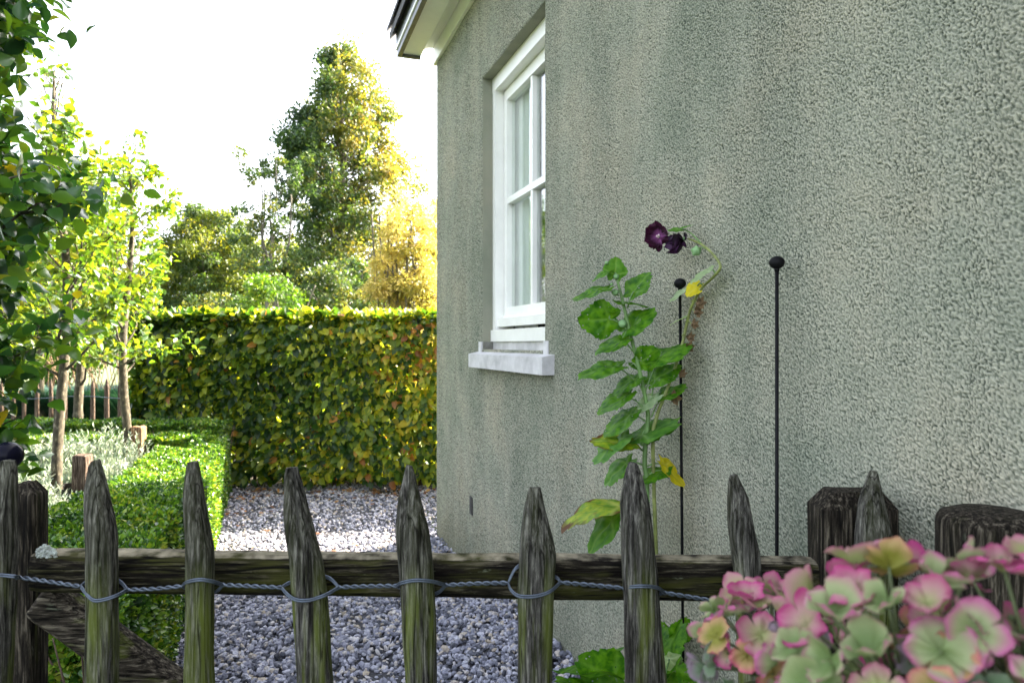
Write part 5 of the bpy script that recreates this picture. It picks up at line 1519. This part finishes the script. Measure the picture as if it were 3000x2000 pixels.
    # buds, pods
    for (x, y, r) in [(352, 447, .0095), (390, 606, .0115), (356, 366, .008), (335, 405, .0045), (308, 296, .005)]:
        m = MB(); c = PH(*c4(x, y), -.006); m.sphere(c, r, .9, 14, 10, f=lambda d: 1 + .08 * math.cos(5 * math.atan2(d.y, d.x)))
        m.build("bud", M['bud'], t)
    m = MB(); m.sphere(PH(*c4(766, 236)), .0135, .95, 16, 10, f=lambda d: 1 + .12 * math.cos(5 * math.atan2(d.x, d.z))); o = m.build("bud", M['bud'], t)
    o["label"] = "half open drying bud on the bent stem"
    petiole(c4(830, 232), c4(770, 226), .0014)
    for i, (x, y, r) in enumerate([(780, 503, .016), (768, 548, .015), (752, 612, .013), (730, 678, .014), (725, 728, .015), (690, 862, .013), (650, 982, .02)]):
        c = PH(*c4(x, y), -.01)
        m = MB()
        m.sphere(c, r * .55, .8, 12, 8, f=lambda d: 1 + .15 * nz(d.x * 4, d.y * 4, d.z * 4 + i))
        for k in range(5):   # papery bracts
            an = k * 1.257 + i
            d = Vector((math.cos(an) * .8 + .4, -.5 + .3 * math.sin(k * 2 + i), math.sin(an))).normalized(); sd = d.cross(Vector((0, 1, .3))).normalized()
            m.add([c, c + d * r * .7 + sd * r * .4, c + d * r * 1.35 + Vector((0, 0, .003)), c + d * r * .7 - sd * r * .4], [(0, 1, 2, 3)])
        m.build("seed_pod", M['pod'], t)
        petiole(c4(x - 38, y - 12), c4(x - 6, y), .0014, 'hstem2')
    # flowers
    def petal(b, d, up, L, W, seed, mat_mb, cup=.25, ruf=.10):
        d = d.normalized(); s = d.cross(up).normalized(); n = s.cross(d).normalized()
        nu, nv = 11, 9; vs = []; tt = []
        for j in range(nv):
            v = j / (nv - 1)
            for i in range(nu):
                u = i / (nu - 1) * 2 - 1
                wv = W * (0.25 + .75 * min(1, v * 1.7)) * math.sqrt(max(.02, 1 - max(0, (v - .55) / .45) ** 2.4 * .75))
                lv = v * (1 - .12 * u * u)
                zz = cup * lv * lv * L + ruf * L * (nz(u * 2.2 + seed, v * 2.4, seed) * v + .35 * math.sin(u * 5 + seed) * v * v)
                vs.append(b + s * u * wv * .5 + d * lv * L + n * zz); tt.append(v)
        mat_mb.add(vs, [(j*nu+i, j*nu+i+1, (j+1)*nu+i+1, (j+1)*nu+i) for j in range(nv-1) for i in range(nu-1)], tt)
    def fl(cx, cy, face, petals, mat, label, Yf, hasst):
        c = P(*c4(cx, cy), Yf)
        first = None
        core = MB(); core.tube([c + Vector(face) * -.006, c + Vector(face) * .004], [.006, .003], 10)
        f = core.build("flower", M['bud'], t); f["label"] = label
        for i, (tx, ty, wd, dy) in enumerate(petals):
            e = P(*c4(tx, ty), Yf + dy)
            m = MB(); petal(c, e - c, Vector(face), (e - c).length, 1.2 * wd * .574 / 2000 * Yf, 3.3 * i + cx, m, cup=.25, ruf=.30)
            m.build("petal", M[mat], f)
        if hasst:
            s = MB(); 
            for k in range(14):
                s.sphere(c + Vector(face) * random.uniform(.006, .016) + Vector((random.uniform(-.004, .004), 0, random.uniform(-.004, .004))), .0018, 1, 7, 5)
            s.tube([c, c + Vector(face) * .014], .0018, 7)
            s.build("stamen", M['stamen'], f)
    fl(572, 162, (-.35, -.9, .0), [(512, 108, 70, -.01), (500, 205, 70, -.015), (545, 232, 40, -.005), (578, 242, 34, .004), (612, 180, 62, .012), (605, 125, 60, .012), (560, 84, 52, .0)], 'purple', 'dark purple flower with pale centre facing left', HY(1928) - .012, True)
    fl(700, 175, (-.8, .3, -.3), [(612, 180, 60, -.01), (640, 240, 70, -.02), (680, 246, 60, -.015), (720, 212, 46, -.01), (722, 150, 50, -.012), (680, 142, 62, -.008), (650, 195, 80, -.028)], 'black_petal', 'almost black flower seen from behind', HY(2002), False)
build_hollyhock()

# ------------------------------------------------------------------ hydrangea
def floret_mesh(seed, size):
    rs = random.Random(seed)
    mb = MB()
    np_ = 4 if rs.random() < .8 else 5
    for k in range(np_):
        a = 2 * math.pi * k / np_ + rs.uniform(-.12, .12)
        L = size * rs.uniform(.85, 1.1); W = L * rs.uniform(.95, 1.2); lift = rs.uniform(-.2, .75); ruf = rs.uniform(.10, .24)
        cup = rs.uniform(-.3, .5)
        d = Vector((math.cos(a), math.sin(a), lift)).normalized(); s = Vector((-math.sin(a), math.cos(a), rs.uniform(-.25, .25))).normalized(); n = d.cross(s).normalized()
        if n.z < 0: n = -n
        nu, nv = 10, 9; vs = []; tt = []
        for j in range(nv):
            v = j / (nv - 1)
            for i in range(nu):
                u = i / (nu - 1) * 2 - 1
                wv = W * (.10 + .9 * min(1, (v * 1.55) ** .8)) * math.sqrt(max(.0, 1 - max(0, (v - .5) / .5) ** 2.3 * .86))
                lv = v * (1 - .10 * u * u * v)
                zz = cup * lv ** 2 * L + .12 * L * (u * u) * v + ruf * L * nz(u * 1.6 + seed, v * 1.7, k * 3.3)
                vs.append(d * (.03 * size + lv * L) + s * u * wv * .5 + n * (zz + .0004 * k)); tt.append(min(1, .75 * v ** 1.3 + .35 * abs(u) ** 2 * v))
        mb.add(vs, [(j*nu+i, j*nu+i+1, (j+1)*nu+i+1, (j+1)*nu+i) for j in range(nv-1) for i in range(nu-1)], tt)
    mb.sphere((0, 0, .0008), .0016, .9, 8, 6)
    return mb

def build_hydrangea():
    t = thing("hydrangea", "pink and green mophead hydrangea blurred in the right foreground", "shrub", (0.27, 0.5, GZ))
    kinds = {}
    for mk in ('p_pink', 'p_green', 'p_peach', 'p_grey'):
        for v in range(5):
            mb = floret_mesh(v * 17 + len(kinds), 1.0)
            me = bpy.data.meshes.new("floret"); me.from_pydata([tuple(q) for q in mb.v], [], mb.f)
            me.polygons.foreach_set("use_smooth", [True] * len(me.polygons))
            at = me.attributes.new("rnd", 'FLOAT', 'POINT'); at.data.foreach_set("value", mb.t)
            me.materials.append(M[mk]); me.update()
            kinds[(mk, v)] = me
    o0 = origin_of(t)
    def head(px, py, Y, rx, rz, n, size, seed, label, tilt=0.0):
        rs = random.Random(seed)
        c = P(px, py, Y)
        st = MB(); pts = []
        # quasi-even directions over the side that carries open florets
        vw = (Vector((0, 0, EYE)) - c).normalized()
        i = 0
        while len(pts) < n and i < 9000:
            i += 1
            z = 1 - 2 * rs.random(); a = rs.random() * 6.2832
            d = Vector((math.sqrt(1 - z * z) * math.cos(a), math.sqrt(1 - z * z) * math.sin(a), z))
            if d.dot(vw) < -.12 or d.z < -.5: continue
            if any((d - q).length < 1.75 / math.sqrt(n) for q in pts): continue
            pts.append(d)
        pts.sort(key=lambda q: -q.dot(vw))
        for d in pts:
            p = c + Vector((d.x * rx, d.y * rx, d.z * rz)) * rs.uniform(.88, 1.06)
            core = c + Vector((0, 0, -.35 * rz))
            st.tube([core, core.lerp(p, .55) + Vector((0, 0, .004)), p - d * .001], [.0016, .0012, .0009], 5)
        # short tangle of pedicels and tiny fertile buds in the middle
        for k in range(60):
            d = Vector((rs.uniform(-1, 1), rs.uniform(-1, 1), rs.uniform(-.4, 1))).normalized()
            p = c + Vector((d.x * rx, d.y * rx, d.z * rz)) * rs.uniform(.3, .55)
            st.tube([c + Vector((0, 0, -.3 * rz)), p], [.0012, .0008], 4); st.sphere(p, .0022, 1, 6, 5)
        h = st.build("flower_head", M['hyd_stem'], t); h["label"] = label
        for d in pts:
            p = c + Vector((d.x * rx, d.y * rx, d.z * rz)) * rs.uniform(.90, 1.05)
            hgt = d.z
            x = rs.random()
            if hgt > .25: mk = 'p_pink' if x < .58 else ('p_peach' if x < .70 else 'p_green')
            elif hgt > -.1: mk = 'p_pink' if x < .30 else ('p_peach' if x < .40 else ('p_green' if x < .78 else 'p_grey'))
            else: mk = 'p_green' if x < .48 else ('p_grey' if x < .84 else 'p_pink')
            nn = (d + Vector((rs.uniform(-.7, .7), rs.uniform(-.7, .7), rs.uniform(-.3, .75)))).normalized()
            q = nn.to_track_quat('Z', 'Y') @ Matrix.Rotation(rs.random() * 6.28, 3, 'Z').to_quaternion()
            s = size * rs.uniform(.75, 1.15)
            me = kinds[(mk, rs.randrange(5))]
            o = bpy.data.objects.new("floret", me); COL.objects.link(o); o.parent = h
            o.rotation_mode = 'QUATERNION'; o.rotation_quaternion = q; o.scale = (s, s, s); o.location = p - o0
        return c
    cs = []
    cs.append(head(2275, 1930, .62, .064, .060, 42, .0190, 4, "smaller pink flower head at the left"))
    cs.append(head(2660, 1990, .47, .080, .076, 46, .0215, 9, "large pink and green flower head in the middle"))
    cs.append(head(3050, 1980, .43, .072, .070, 32, .0225, 15, "pink flower head cut by the right edge"))
    # stems and leaves down to the ground
    sm = MB()
    for i, c in enumerate(cs):
        ft = Vector((.28 + .05 * i, .55 + .04 * i, GZ - .02))
        sm.tube(smooth_curve([c + Vector((0, 0, -.03)), c + Vector((.01, .02, -.25)), ft + Vector((0, 0, .4)), ft], 8), .0045, 8)
    sm.build("stem", M['hyd_stem'], t)
    rs = random.Random(3)
    for i in range(16):
        Y = rs.uniform(.42, .68); bx, by = rs.uniform(2250, 3000), rs.uniform(2050, 2500)
        b = (bx, by); e = (bx + rs.uniform(-260, 260), by + rs.uniform(-40, 200))
        broad_leaf("leaf", b, e, rs.uniform(120, 200), 'hyd_leaf', t, Y=Y, lobes=9, seed=200 + i, facing=(0, -.4, 1))
build_hydrangea()

# ------------------------------------------------------------------ fallen leaves along the hedge foot and path
def fallen():
    n = 330
    x = -2.6 + 3.6 * RNG.random(n); y = 6.45 - np.abs(RNG.normal(size=n)) * .22
    k = n // 7
    y[:k] = 3.6 + 2.8 * RNG.random(k); x[:k] = -.35 - .3525 * y[:k] + 1.4 * RNG.random(k) ** 2.2
    pos = np.array([x, y, ground_np(y) + .026 + .01 * RNG.random(n)]).T
    ax = rvec(n) * np.array([1, 1, .25]); nr = rvec(n) * .35 + np.array([0, 0, 1.0])
    l = .035 + .035 * RNG.random(n)
    V, F, r = leaves(pos, ax, nr, l, l * .65, LEAF7, RNG.random(n))
    o = np_mesh("fallen_leaves", V, F, M['dryleaf'], None, r)
    tag(o, "brown fallen beech leaves scattered along the hedge foot and path", "leaves", kind="stuff")
fallen()
